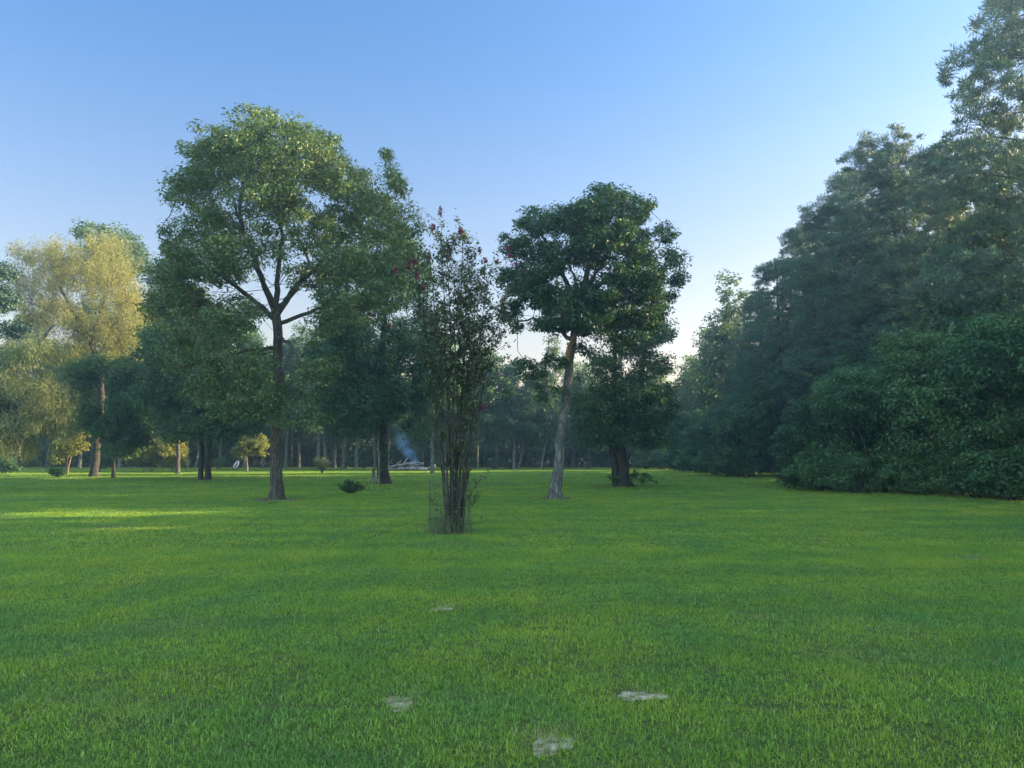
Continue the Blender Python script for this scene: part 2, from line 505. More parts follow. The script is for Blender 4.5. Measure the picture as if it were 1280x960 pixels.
# ------------------------------------------------------------------ ground
def ground():
    m, N, L = newmat('turf_soil')
    geo = N.new('ShaderNodeNewGeometry')
    n1 = N.new('ShaderNodeTexNoise'); n1.inputs['Scale'].default_value = 0.35; n1.inputs['Detail'].default_value = 5
    n2 = N.new('ShaderNodeTexNoise'); n2.inputs['Scale'].default_value = 45; n2.inputs['Detail'].default_value = 6
    L.new(geo.outputs['Position'], n1.inputs['Vector']); L.new(geo.outputs['Position'], n2.inputs['Vector'])
    r = ramp(N, [(.028, .040, .011), (.050, .072, .018), (.085, .095, .032)], [.3, .5, .7])
    mm = N.new('ShaderNodeMix'); mm.data_type = 'FLOAT'; mm.inputs[0].default_value = 0.5
    L.new(n1.outputs['Fac'], mm.inputs[2]); L.new(n2.outputs['Fac'], mm.inputs[3]); L.new(mm.outputs[0], r.inputs[0])
    # leaf litter under the woods
    lit = ramp(N, [(.035, .028, .018), (.075, .058, .036)], [.35, .65]); L.new(n2.outputs['Fac'], lit.inputs[0])
    sx = N.new('ShaderNodeSeparateXYZ'); L.new(geo.outputs['Position'], sx.inputs[0])
    mr = N.new('ShaderNodeMapRange'); mr.inputs[1].default_value = 76; mr.inputs[2].default_value = 80
    ad = N.new('ShaderNodeMath'); ad.operation = 'MULTIPLY_ADD'; ad.inputs[1].default_value = 5
    L.new(n1.outputs['Fac'], ad.inputs[0]); L.new(sx.outputs[1], ad.inputs[2]); L.new(ad.outputs[0], mr.inputs[0])
    mx = N.new('ShaderNodeMix'); mx.data_type = 'RGBA'
    L.new(mr.outputs[0], mx.inputs[0]); L.new(r.outputs[0], mx.inputs[6]); L.new(lit.outputs[0], mx.inputs[7])
    p = N.new('ShaderNodeBsdfPrincipled'); p.inputs['Roughness'].default_value = 1; p.inputs['Specular IOR Level'].default_value = 0.1
    L.new(mx.outputs[2], p.inputs['Base Color'])
    b = N.new('ShaderNodeBump'); b.inputs['Strength'].default_value = 0.7; b.inputs['Distance'].default_value = 0.04
    L.new(n2.outputs['Fac'], b.inputs['Height']); L.new(b.outputs[0], p.inputs['Normal'])
    o = N.new('ShaderNodeOutputMaterial'); L.new(p.outputs[0], o.inputs['Surface'])
    k = 60
    g = np.linspace(-600, 600, k)
    X, Y = np.meshgrid(g, g + 200)
    v = np.stack([X.ravel(), Y.ravel(), np.zeros(k * k)], 1)
    i = np.arange(k * k).reshape(k, k)
    q = np.stack([i[:-1, :-1], i[:-1, 1:], i[1:, 1:], i[1:, :-1]], -1).reshape(-1, 4)
    tag(obj('ground', mesh_from('ground', v, q, m)), 'flat mown lawn running back to the woods', None, None, 'structure')
ground()

M_GRASS = None
def grass_mat():
    m, N, L = newmat('grass_blade')
    geo = N.new('ShaderNodeNewGeometry')
    def noise(s, d):
        n = N.new('ShaderNodeTexNoise'); n.inputs['Scale'].default_value = s; n.inputs['Detail'].default_value = d
        L.new(geo.outputs['Position'], n.inputs['Vector']); return n
    n1 = noise(0.22, 3); n2 = noise(1.1, 4); n3 = noise(0.5, 5)
    a = N.new('ShaderNodeMath'); a.operation = 'MULTIPLY_ADD'; a.inputs[1].default_value = 0.55
    L.new(n2.outputs['Fac'], a.inputs[0])
    b = N.new('ShaderNodeMath'); b.operation = 'MULTIPLY'; b.inputs[1].default_value = 0.5
    L.new(n1.outputs['Fac'], b.inputs[0]); L.new(b.outputs[0], a.inputs[2])
    r = ramp(N, [(.092, .200, .044), (.150, .252, .034), (.215, .290, .034)], [.39, .52, .65])
    L.new(a.outputs[0], r.inputs[0])
    # each blade a little different, a few straw-coloured
    hv = N.new('ShaderNodeHueSaturation')
    v = N.new('ShaderNodeMapRange'); v.inputs[3].default_value = 0.55; v.inputs[4].default_value = 1.5
    # mowing passes: the blades of neighbouring passes differ a little
    wmap = N.new('ShaderNodeMapping'); wmap.inputs['Rotation'].default_value = (0, 0, radians(84))
    L.new(geo.outputs['Position'], wmap.inputs[0])
    wv = N.new('ShaderNodeTexWave'); wv.inputs['Scale'].default_value = .16; wv.inputs['Distortion'].default_value = 1.6; wv.inputs['Detail'].default_value = 2; wv.inputs['Detail Scale'].default_value = .6
    L.new(wmap.outputs[0], wv.inputs['Vector'])
    wr = N.new('ShaderNodeMapRange'); wr.inputs[3].default_value = .94; wr.inputs[4].default_value = 1.05
    L.new(wv.outputs['Fac'], wr.inputs[0])
    vm = N.new('ShaderNodeMath'); vm.operation = 'MULTIPLY'
    L.new(geo.outputs['Random Per Island'], v.inputs[0]); L.new(v.outputs[0], vm.inputs[0]); L.new(wr.outputs[0], vm.inputs[1]); L.new(vm.outputs[0], hv.inputs['Value']); L.new(r.outputs[0], hv.inputs['Color'])
    st = N.new('ShaderNodeMath'); st.operation = 'GREATER_THAN'; st.inputs[1].default_value = 0.95
    L.new(geo.outputs['Random Per Island'], st.inputs[0])
    dryp = ramp(N, [(0, 0, 0), (.75, .75, .75)], [.58, .70]); L.new(n3.outputs['Fac'], dryp.inputs[0])
    mxm = N.new('ShaderNodeMath'); mxm.operation = 'MAXIMUM'
    s2 = N.new('ShaderNodeMath'); s2.operation = 'MULTIPLY'; s2.inputs[1].default_value = 0.55; L.new(st.outputs[0], s2.inputs[0])
    d2 = N.new('ShaderNodeMath'); d2.operation = 'MULTIPLY'; d2.inputs[1].default_value = 0.45; L.new(dryp.outputs[0], d2.inputs[0])
    L.new(s2.outputs[0], mxm.inputs[0]); L.new(d2.outputs[0], mxm.inputs[1])
    mx = N.new('ShaderNodeMix'); mx.data_type = 'RGBA'; mx.inputs[7].default_value = (.20, .21, .10, 1)
    L.new(mxm.outputs[0], mx.inputs[0]); L.new(hv.outputs[0], mx.inputs[6])
    p = N.new('ShaderNodeBsdfPrincipled'); p.inputs['Roughness'].default_value = 0.55; p.inputs['Specular IOR Level'].default_value = 0.15
    L.new(mx.outputs[2], p.inputs['Base Color'])
    t = N.new('ShaderNodeBsdfTranslucent'); L.new(mx.outputs[2], t.inputs['Color'])
    ms = N.new('ShaderNodeMixShader'); ms.inputs[0].default_value = 0.4
    L.new(p.outputs[0], ms.inputs[1]); L.new(t.outputs[0], ms.inputs[2])
    o = N.new('ShaderNodeOutputMaterial'); L.new(ms.outputs[0], o.inputs['Surface'])
    return m
M_GRASS = grass_mat()

def turf_patch(name, size, n, ln, wd, rng, lean=1.6):
    # tufts: blades gather around tuft centres
    nt_ = max(1, n // 6)
    tc = rng.uniform(-size / 2, size / 2, (nt_, 2))
    th = rng.uniform(0.7, 1.25, nt_)
    k = rng.integers(0, nt_, n)
    xy = tc[k] + rng.normal(0, 0.03 * (wd / .004) ** .5, (n, 2))
    l = ln * rng.uniform(0.55, 1.25, n) * th[k]
    az = rng.uniform(0, 2 * pi, n)
    out = np.stack([np.cos(az), np.sin(az), np.zeros(n)], 1)
    s = np.stack([-np.sin(az), np.cos(az), np.zeros(n)], 1)
    tl = rng.uniform(0.15, lean, n)[:, None]
    b = np.c_[xy, np.zeros(n)]
    up = np.array([0, 0, 1.])
    mid = b + l[:, None] * .55 * unit(up + out * tl * .75)
    tip = mid + l[:, None] * .5 * unit(up * np.maximum(-.15, 1 - .75 * tl) + out * tl * 1.3)
    wide = np.where(rng.random(n) < .09, rng.uniform(1.8, 3.0, n), 1.0)     # a few broad weed leaves among the blades
    w_ = (wd * wide * rng.uniform(.7, 1.3, n))[:, None] * .5
    v = np.stack([b - s * w_, b + s * w_, mid + s * w_ * .9, mid - s * w_ * .9, tip + s * w_ * .15, tip - s * w_ * .15], 1)
    i = np.arange(n)[:, None] * 6
    q = np.concatenate([i + np.array([[0, 1, 2, 3]]), i + np.array([[3, 2, 4, 5]])])
    return mesh_from(name, v.reshape(-1, 3), q, M_GRASS)

BARE = []   # (x, y, r): where the trees keep the turf away
for u, D, r in ((345, 26.2, .75), (694, 26.7, .62), (479, 38.7, .9), (255, 44, 1.0), (776, 36, .8), (118, 50, 1.2), (565, 15.5, .35)):
    g = G(u, D); BARE.append((g[0], g[1], r))

SPOTS = [(502, 5.1, .07, .11), (797, 5.24, .11, .08), (688, 4.4, .08, .13), (555, 8.1, .10, .09), (1205, 12.0, .28, .16)]
HOLES = [(a, b, r, r) for a, b, r in BARE] + [(G(u, D)[0], D, a * .85, b * .85) for u, D, a, b in SPOTS]
def grass():
    rng = np.random.default_rng(5)
    src = bpy.data.collections.new('turf_patches')
    spec = [(1.0, 6600, .036, .0034, 5), (1.25, 3900, .042, .006, 3), (2.5, 3600, .052, .015, 3), (.25, 410, .036, .0034, 6)]
    idx0 = []; c = 0
    for k, (size, n, ln, wd, nv) in enumerate(spec):
        idx0.append(c)
        for j in range(nv):
            o = bpy.data.objects.new('turf_%d' % c, turf_patch('turf', size * 1.12, n, ln, wd, rng))
            src.objects.link(o); c += 1
    pts, rot, ids = [], [], []
    def zone(y0, y1, k):
        size, nv = spec[k][0], spec[k][4]
        y = y0
        while y < y1:
            lim = 0.74 * y + 5
            x = -lim
            while x < lim:
                px, py = x + rng.uniform(-.1, .1) * size, y + rng.uniform(-.1, .1) * size
                x += size
                if px > 26: continue
                if k < 2:
                    near = [h for h in HOLES if abs(px - h[0]) < size + h[2] and abs(py - h[1]) < size + h[2]]
                    if near:
                        m = int(round(size / .25))
                        for i in range(m):
                            for j in range(m):
                                qx, qy = px + (i + .5) * .25 - size / 2, py + (j + .5) * .25 - size / 2
                                if any(((qx - a) / r) ** 2 + ((qy - b) / r2) ** 2 < rng.uniform(.75, 1.25) for a, b, r, r2 in near): continue
                                pts.append((qx, qy, 0)); rot.append(rng.integers(4) * pi / 2 + rng.normal(0, .06)); ids.append(idx0[3] + int(rng.integers(6)))
                        continue
                pts.append((px, py, 0)); rot.append(rng.integers(4) * pi / 2 + rng.normal(0, .06)); ids.append(idx0[k] + int(rng.integers(nv)))
            y += size
    zone(1.5, 13, 0); zone(12, 31, 1); zone(30, 80, 2)
    me = bpy.data.meshes.new('grass')
    me.vertices.add(len(pts)); me.vertices.foreach_set('co', np.array(pts, np.float32).ravel())
    a = me.attributes.new('rot', 'FLOAT', 'POINT'); a.data.foreach_set('value', np.array(rot, np.float32))
    a = me.attributes.new('pick', 'INT', 'POINT'); a.data.foreach_set('value', np.array(ids, np.int32))
    me.materials.append(M_GRASS)
    o = tag(obj('grass', me), 'short green turf grass covering the lawn', None, None, 'stuff')
    ng = bpy.data.node_groups.new('turf_scatter', 'GeometryNodeTree')
    ng.interface.new_socket('Geometry', in_out='INPUT', socket_type='NodeSocketGeometry')
    ng.interface.new_socket('Geometry', in_out='OUTPUT', socket_type='NodeSocketGeometry')
    N, L = ng.nodes, ng.links
    gi = N.new('NodeGroupInput'); go = N.new('NodeGroupOutput')
    ci = N.new('GeometryNodeCollectionInfo'); ci.inputs['Collection'].default_value = src
    ci.inputs['Separate Children'].default_value = True; ci.inputs['Reset Children'].default_value = True
    ip = N.new('GeometryNodeInstanceOnPoints'); ip.inputs['Pick Instance'].default_value = True
    na = N.new('GeometryNodeInputNamedAttribute'); na.data_type = 'FLOAT'; na.inputs[0].default_value = 'rot'
    nb = N.new('GeometryNodeInputNamedAttribute'); nb.data_type = 'INT'; nb.inputs[0].default_value = 'pick'
    cx = N.new('ShaderNodeCombineXYZ')
    er = N.new('FunctionNodeEulerToRotation')
    L.new(gi.outputs[0], ip.inputs['Points']); L.new(ci.outputs[0], ip.inputs['Instance'])
    L.new(na.outputs['Attribute'], cx.inputs[2]); L.new(cx.outputs[0], er.inputs[0]); L.new(er.outputs[0], ip.inputs['Rotation'])
    L.new(nb.outputs['Attribute'], ip.inputs['Instance Index'])
    L.new(ip.outputs[0], go.inputs[0])
    md = o.modifiers.new('scatter', 'NODES'); md.node_group = ng
grass()

# bare sandy spots and worn earth at the tree feet
def sand_mat():
    m, N, L = newmat('sandy_soil')
    tc = N.new('ShaderNodeTexCoord')
    n1 = N.new('ShaderNodeTexNoise'); n1.inputs['Scale'].default_value = 11; n1.inputs['Detail'].default_value = 6; n1.inputs['Roughness'].default_value = .7
    n2 = N.new('ShaderNodeTexNoise'); n2.inputs['Scale'].default_value = 90; n2.inputs['Detail'].default_value = 4
    for n in (n1, n2): L.new(tc.outputs['Object'], n.inputs['Vector'])
    r = ramp(N, [(.050, .050, .022), (.14, .115, .070), (.26, .222, .155), (.37, .325, .235)], [.34, .44, .54, .70]); L.new(n1.outputs['Fac'], r.inputs[0])
    p = N.new('ShaderNodeBsdfPrincipled'); p.inputs['Roughness'].default_value = 1; p.inputs['Specular IOR Level'].default_value = .1
    L.new(r.outputs[0], p.inputs['Base Color'])
    b = N.new('ShaderNodeBump'); b.inputs['Strength'].default_value = .9; b.inputs['Distance'].default_value = .01
    L.new(n2.outputs['Fac'], b.inputs['Height']); L.new(b.outputs[0], p.inputs['Normal'])
    o = N.new('ShaderNodeOutputMaterial'); L.new(p.outputs[0], o.inputs['Surface'])
    return m
M_SAND = sand_mat()
M_EARTH = plain_mat('worn_earth', (.040, .034, .022), (.090, .075, .050), 9, 1.0, 0.8)
def patch(u, D, rx, ry, h, mat, seed, label):
    rng = np.random.default_rng(seed)
    nr, na = 7, 28
    th = np.arange(na) * 2 * pi / na
    ed = 1 + .22 * np.sin(2 * th + rng.uniform(0, 6)) + .18 * np.sin(3 * th + rng.uniform(0, 6)) + .10 * np.sin(7 * th + rng.uniform(0, 6))
    v = []
    for i in range(1, nr + 1):
        f = (i - .97) / (nr - .97)
        z = h * (1 - f ** 2) ** 1 + (0.004 if i == nr else .004) + rng.normal(0, h * .25, na) * (i < nr)
        v.append(np.stack([rx * f * ed * np.cos(th), ry * f * ed * np.sin(th), np.maximum(z, .003)], 1))
    v = np.concatenate(v)
    q = []
    for i in range(nr - 1):
        for j in range(na):
            q.append([i * na + j, i * na + (j + 1) % na, (i + 1) * na + (j + 1) % na, (i + 1) * na + j])
    for j in range(1, na - 2, 2):
        q.append([0, j, j + 1, j + 2] if j + 2 < na else [0, j, j + 1, 0])
    me = mesh_from('bare_earth', v, np.array(q), mat, True)
    tag(obj('bare_earth', me, None, G(u, D)), label, None, None, 'structure')
for i, (u, D, a, b) in enumerate(SPOTS):
    patch(u, D, a * 1.3, b * 1.3, .007, M_SAND if i < 4 else M_EARTH, 1 + i, ('small pale sandy bare spot in the near lawn', 'wide thin sandy bare spot in the near lawn', 'pale sandy hollow ringed by dry grass at the near edge',
          'tiny pale bare spot further out in the lawn', 'worn brownish spot in the lawn near the bushes')[i])
for i, (a, b, r) in enumerate(BARE):
    patch(640 + a / b * F, b, r * .95, r * .95, .015, M_EARTH, 20 + i, 'worn earth round the foot of a tree')

# ------------------------------------------------------------------ the big spreading tree
def pl(rows, D):
    """polyline from photo pixels (u, v[, dd])"""
    return [P(r[0], r[1], D, r[2] if len(r) > 2 else 0) for r in rows]

D = 26.2
tr = pl([(345, 626), (346, 560), (348, 480), (347, 420), (344, 385)], D); tr[0][2] = 0
big_stems = [
    (tr, .205, .15),
    (pl([(344, 392), (333, 365), (320, 325), (303, 288), (288, 250, .5)], D), .10, .04),
    (pl([(344, 388), (348, 345), (353, 300), (352, 240, -.5)], D), .11, .04),
    (pl([(345, 395), (366, 362), (396, 332), (432, 298), (470, 258)], D), .105, .04),
    (pl([(347, 405), (385, 380, 1), (425, 368, 2), (455, 362, 3)], D), .08, .03),
    (pl([(347, 435), (325, 442, -1), (296, 456, -2), (262, 470, -2.6)], D), .075, .025),
    (pl([(347, 425), (368, 430, -1), (388, 448, -2), (405, 470, -2.4)], D), .07, .025),
    (pl([(344, 400), (318, 372, -1), (280, 345, -2), (240, 322, -2.5)], D), .10, .03),
    (pl([(344, 390), (340, 350, -1.5), (330, 300, -2.6), (345, 250, -3)], D), .10, .04),
    (pl([(344, 390), (355, 350, 1.5), (365, 310, 2.6), (340, 260, 3)], D), .10, .04)]
big_blobs = pix_blobs(D, 4.5, 345, [
    (345, 205, 75, 42), (310, 168, 30, 22), (378, 172, 36, 26), (262, 205, 38, 30), (238, 245, 32, 34), (222, 300, 28, 34),
    (330, 240, 60, 35, None, .6), (405, 215, 40, 35), (440, 240, 42, 38), (484, 198, 9, 20), (490, 224, 16, 20), (503, 236, 13, 18), (478, 250, 26, 26), (505, 258, 22, 22), (470, 280, 55, 38), (512, 275, 26, 30),
    (515, 320, 26, 34), (205, 345, 32, 34), (196, 385, 24, 32), (260, 330, 45, 35, None, .8), (345, 300, 60, 35, None, .45),
    (430, 330, 50, 36, None, .8), (250, 390, 45, 30), (470, 370, 40, 34), (225, 360, 40, 36), (430, 385, 40, 26, None, .7), (290, 405, 30, 22, None, .8), (490, 335, 36, 36), (272, 282, 44, 38), (405, 285, 44, 36), (300, 325, 40, 34, None, .8), (225, 330, 34, 34), (345, 255, 50, 40, None, .6), (342, 165, 50, 24), (285, 188, 40, 30), (250, 228, 36, 34), (310, 382, 30, 22, None, .7), (385, 345, 36, 26, None, .7), (405, 400, 32, 22, None, .7), (410, 185, 26, 26), (500, 225, 20, 22)]) + pix_blobs(D, 3.5, 345, [
    (300, 455, 55, 34, -2.0), (250, 470, 46, 40, -2.2), (300, 500, 62, 36, -2.0), (358, 505, 42, 40, -2.0), (388, 530, 30, 34, -2.1),
    (400, 470, 34, 38, -1.8), (285, 398, 40, 26, -1.4), (305, 425, 32, 20, -1.6), (250, 425, 34, 24, -1.2), (392, 425, 28, 24, -1.2), (275, 370, 30, 20, .8), (235, 395, 30, 26, .5), (220, 430, 36, 34, -1.5), (370, 470, 20, 24, -2.2)])
tree('spreading_tree', G(345, D), big_stems, big_blobs, 11, B_OAK, M_OAK, 2200, 62, .36, .105, .058,
     'tallest round-crowned tree with a straight grey trunk forking into a fan of limbs', zmin=4.0, shell=.33, kill=.42, flare=1.25, sides=14)

# ------------------------------------------------------------------ the leaning oak
D = 26.7
lean = pl([(694, 624), (699, 565), (706, 505), (714, 440), (722, 385), (735, 335), (748, 285)], D); lean[0][2] = 0
lean_stems = [
    (lean, .20, .08),
    (pl([(722, 385), (700, 345, -.6), (682, 310, -1), (665, 295, -1.2)], D), .11, .03),
    (pl([(725, 375), (760, 345, .6), (800, 318, 1), (830, 300, 1)], D), .11, .03),
    (pl([(718, 410), (755, 385, -1), (795, 378, -1.6), (830, 392, -2)], D), .08, .025),
    (pl([(716, 425), (690, 400, 1), (660, 385, 1.8), (640, 395, 2)], D), .08, .025),
    (pl([(712, 455), (690, 452, -.8), (662, 462, -1.4)], D), .06, .02),
    (pl([(722, 385), (725, 340, 1.6), (715, 300, 2.4)], D), .09, .03),
    (pl([(722, 385), (742, 350, -1.6), (765, 310, -2.4)], D), .09, .03)]
lean_blobs = pix_blobs(D, 3.3, 735, [
    (760, 250, 40, 26), (735, 270, 40, 30), (795, 262, 30, 26), (700, 278, 40, 26), (665, 278, 30, 24), (648, 310, 28, 26), (690, 320, 46, 30),
    (740, 310, 50, 34), (640, 350, 25, 26), (636, 385, 22, 22), (645, 408, 16, 16), (690, 370, 42, 30), (735, 365, 42, 34), (785, 300, 36, 26),
    (828, 290, 22, 20), (842, 318, 22, 22), (846, 348, 18, 16), (820, 340, 20, 16), (790, 350, 34, 26), (765, 400, 40, 24), (805, 395, 30, 18), (832, 405, 14, 12),
    (680, 405, 22, 16), (745, 430, 40, 22, None, .6), (808, 368, 32, 24), (762, 378, 36, 26), (700, 395, 38, 26), (730, 400, 40, 26), (665, 350, 40, 34), (770, 280, 40, 30), (820, 385, 26, 18), (838, 370, 16, 16), (812, 348, 28, 22), (850, 330, 14, 18), (628, 300, 14, 16), (798, 322, 34, 22), (775, 340, 30, 20), (812, 402, 30, 18), (788, 425, 28, 16, None, .7)]) + pix_blobs(D, 2.0, 720, [
    (655, 462, 36, 20, -1.0), (690, 455, 30, 18, -.8), (630, 490, 22, 20, -.6, .7), (690, 490, 34, 18, -.6, .5), (740, 470, 26, 24, .6, .6)])
leaning = tree('leaning_oak', G(694, D), lean_stems, lean_blobs, 12, B_POST, M_POST, 1560, 62, .30, .105, .062,
     'dark lobed-crown oak leaning on a pale tapering trunk in the open lawn', zmin=4.4, shell=.32, kill=.4, flare=.9, sides=14)
# broken limb with dead leaves hanging beside the trunk
rng = np.random.default_rng(3)
cb = np.array([P(712 - i * .5 + rng.normal(0, 1.5), 425 + i * 4.2, D, -.75) for i in range(10)]) - G(694, D)
M_SPLINT = plain_mat('torn_wood', (.20, .13, .07), (.42, .29, .16), 14, .9, .5)
mb = MB()
for rows, r0 in (([(719, 418), (714, 428), (709, 438), (707, 446), (706, 456)], .075), ([(718, 422), (713, 432), (711, 440), (710, 454)], .06), ([(720, 412), (717, 420), (711, 430)], .05)):
    q = np.array([P(u, v, D, -.42) for u, v in rows]) - G(694, D)
    mb.tube(q, np.linspace(r0, r0 * .35, len(q)), 6, rng, 0, .12)
bl = tag(obj('broken_limb', mb.mesh('broken_limb', M_SPLINT), leaning), 'tan broken limb hanging down in torn strips')
obj('dead_leaves', leaf_mesh('dead_leaves', cb[:7] + np.array([0, .3, 0]), 9, .12, .16, .05, M_DRY, rng, 1.3, 'droop'), bl)

# ------------------------------------------------------------------ further single trees in the lawn
D = 44.0
t2a = pl([(251, 601), (252, 560), (246, 505), (236, 455), (222, 420)], D); t2a[0][2] = 0
t2b = pl([(260, 601), (261, 560), (266, 505), (280, 450), (292, 420)], D); t2b[0][2] = 0
tree('twin_trunk_tree', G(255, D), [(t2a, .16, .08), (t2b, .18, .08)], pix_blobs(D, 4.0, 255, [
    (205, 440, 40, 45), (232, 385, 36, 32), (285, 405, 34, 26), (200, 490, 42, 40), (250, 420, 45, 40), (255, 480, 55, 45), (310, 470, 45, 45), (235, 530, 48, 26), (285, 530, 50, 26), (330, 500, 38, 40), (192, 420, 18, 26)]),
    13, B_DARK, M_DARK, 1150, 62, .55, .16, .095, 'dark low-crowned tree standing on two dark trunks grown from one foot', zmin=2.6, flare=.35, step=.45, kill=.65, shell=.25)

D = 38.7
t3 = pl([(480, 607), (479, 565), (477, 520), (477, 470), (480, 410), (482, 360)], D); t3[0][2] = 0
ivy_tree = tree('ivy_clad_tree', G(479, D), [(t3, .30, .10), (pl([(477, 520), (462, 505, -.5), (448, 485, -1)], D), .09, .03), (pl([(477, 480), (500, 450), (522, 420)], D), .09, .03)],
    pix_blobs(D, 3.4, 470, [(430, 400, 40, 40), (455, 325, 34, 32), (418, 365, 34, 32), (480, 360, 46, 40), (500, 310, 34, 34), (525, 350, 24, 36), (420, 450, 45, 40), (470, 430, 52, 46), (520, 420, 36, 50), (455, 500, 52, 34),
    (505, 490, 42, 42), (535, 470, 24, 40), (410, 505, 30, 30), (520, 535, 26, 20, None, .6), (440, 535, 34, 18, None, .7)]),
    14, B_DARK, M_DARK, 1250, 70, .48, .135, .078, 'dark dense tree with leafy climber round its thick black trunk',
    zmin=2.6, step=.42, kill=.6, shell=.25)
rng = np.random.default_rng(31)
iv = np.array([P(479 + rng.normal(0, 4), rng.uniform(515, 590), D, rng.normal(-.15, .22)) for _ in range(75)]) - G(479, D)
obj('ivy', leaf_mesh('ivy', iv, 16, .17, .09, .075, M_VINE, rng, 1.0), ivy_tree)

D = 36.0
t6a = pl([(781, 609), (778, 575), (772, 530), (769, 470), (768, 420)], D); t6a[0][2] = 0
t6b = pl([(770, 609), (767, 580), (764, 545), (756, 510, .5), (742, 480, 1)], D); t6b[0][2] = 0
sprout_tree = tree('split_trunk_tree', G(776, D), [(t6a, .30, .07), (t6b, .19, .05)], pix_blobs(D, 2.8, 776, [
    (790, 425, 40, 28, None, .8), (760, 455, 34, 26, None, .8), (815, 455, 32, 26, None, .8), (825, 415, 26, 20, None, .8), (780, 395, 34, 20, None, .7), (785, 490, 48, 34), (745, 505, 40, 34), (820, 505, 34, 36), (770, 540, 44, 26), (815, 540, 30, 26), (735, 540, 24, 22), (830, 400, 16, 14, None, .4)]),
    15, B_DARK, M_POST, 900, 60, .42, .12, .07, 'shady tree on a split black trunk with leafy sprouts round its foot', zmin=2.4, step=.4, kill=.55, shell=.25)
rng = np.random.default_rng(32)
for du, k in ((-15, 7), (20, 12)):
    for _ in range(k):
        sp = np.array([[du * D / F + rng.normal(0, .3), rng.normal(-.4, .2), rng.uniform(.15, .65)]])
        obj('sprout', leaf_mesh('sprout', sp, 40, .16, .13, .08, M_VINE, rng, .9), sprout_tree)

# two slim pale trunks that lean together beside the ivy-clad tree
for i, (b0, b1, lab, seed) in enumerate((((466, 607), [(466, 607), (469, 570), (467, 530), (462, 480)], 'thin pale sapling leaning towards the ivy-covered black trunk', 41),
                                ((473, 608), [(473, 608), (475, 580), (473, 550), (474, 500)], 'thin white-barked stem nearly touching the ivy-covered black trunk', 42))):
    s = pl(b1, 38.2); s[0][2] = 0
    u, v = b1[-1]
    tree('slim_tree', G(b0[0], 38.2), [(s, .085, .03)], pix_blobs(38.2, .8, u, [(u, v + 5, 18, 22), (u - 6, v + 30, 14, 14)]), seed, B_PALE, M_DARK, 40, 60, .42, .13, .08, lab,
         zmin=2.2, step=.35, kill=.5, flare=.3, group='slim stems beside the ivy-clad tree')

# ------------------------------------------------------------------ the trees at the left edge
D = 50.0
t7 = pl([(117, 598), (121, 560), (126, 510), (126, 470), (120, 445), (110, 418)], D); t7[0][2] = 0
tree('golden_cypress', G(118, D), [(t7, .25, .16), (pl([(110, 418), (88, 385), (72, 350), (62, 325)], D), .15, .04), (pl([(114, 430), (126, 390), (136, 350), (140, 318)], D), .16, .04),
    (pl([(122, 450), (145, 420, -1), (165, 400, -1.5)], D), .09, .03), (pl([(112, 425), (90, 400, -1.5), (60, 385, -2)], D), .09, .03)],
    pix_blobs(D, 4.2, 110, [(140, 325, 34, 32), (125, 350, 30, 26), (160, 360, 26, 34), (150, 400, 34, 28), (165, 430, 20, 20), (60, 320, 36, 24), (45, 350, 34, 30), (85, 340, 26, 26), (70, 385, 36, 28),
    (100, 395, 26, 20, None, .6), (40, 390, 28, 24), (28, 320, 22, 20), (115, 415, 24, 14, None, .5), (150, 440, 34, 26, None, .7), (90, 440, 34, 24, None, .6), (60, 430, 26, 24, None, .7), (172, 395, 16, 40), (130, 300, 24, 16), (85, 310, 22, 16)], inset=.1),
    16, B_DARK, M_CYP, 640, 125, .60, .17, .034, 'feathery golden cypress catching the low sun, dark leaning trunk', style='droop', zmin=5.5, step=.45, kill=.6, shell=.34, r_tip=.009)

D = 47.0
t7c = pl([(141, 597), (142, 560), (141, 500)], D); t7c[0][2] = 0
tree('shaded_tree', G(141, D), [(t7c, .10, .05)], pix_blobs(D, 2.4, 140, [(158, 468, 28, 26), (160, 505, 28, 28), (172, 542, 18, 26), (136, 535, 24, 20), (100, 470, 24, 24, None, .7), (102, 520, 24, 24, None, .7), (150, 562, 22, 12), (120, 455, 20, 16, None, .6)]),
     17, B_DARK, M_WOOD,
     700, 60, .55, .17, .10, 'low dark-green tree filling the shade beside the golden cypress trunk', zmin=1.8, step=.5, kill=.75)

D = 62.0
t7b = pl([(121, 590), (127, 500), (130, 400), (128, 330)], D); t7b[0][2] = 0
tree('tall_green_tree', G(130, D), [(t7b, .2, .08)], pix_blobs(D, 4.4, 132, [(122, 292, 28, 18), (150, 305, 26, 18), (170, 325, 18, 22), (135, 330, 45, 30), (140, 400, 55, 45), (120, 470, 60, 40), (165, 440, 34, 45)]), 18, B_OAK, M_OAK,
     560, 60, .85, .26, .15, 'green tree whose rounded top shows above the golden cypress', zmin=5, step=.55, kill=.85)

D = 31.5
t8 = pl([(-20, 602), (-10, 560), (4, 515), (14, 485), (30, 455), (52, 425), (68, 405)], D); t8[0][2] = 0
tree('leaning_moss_tree', G(-20, D), [(t8, .22, .06), (pl([(20, 475), (50, 465, -.8), (80, 480, -1.2)], D), .07, .03), (pl([(10, 500), (30, 500, -1), (60, 510, -1.5)], D), .06, .02)],
    pix_blobs(D, 2.6, 30, [(25, 440, 30, 22), (55, 435, 26, 20), (20, 480, 30, 26), (50, 480, 34, 26), (75, 500, 26, 26), (40, 520, 34, 24, None, .7), (80, 530, 18, 26, None, .6), (10, 540, 24, 24), (28, 555, 22, 16), (-30, 500, 34, 50), (-40, 430, 34, 40)]), 19, B_PALE, M_GREY,
    1100, 70, .38, .14, .026, 'pale-trunked tree leaning in from the edge with grey hanging foliage', style='droop', zmin=3.5, step=.4, kill=.6, r_tip=.014)

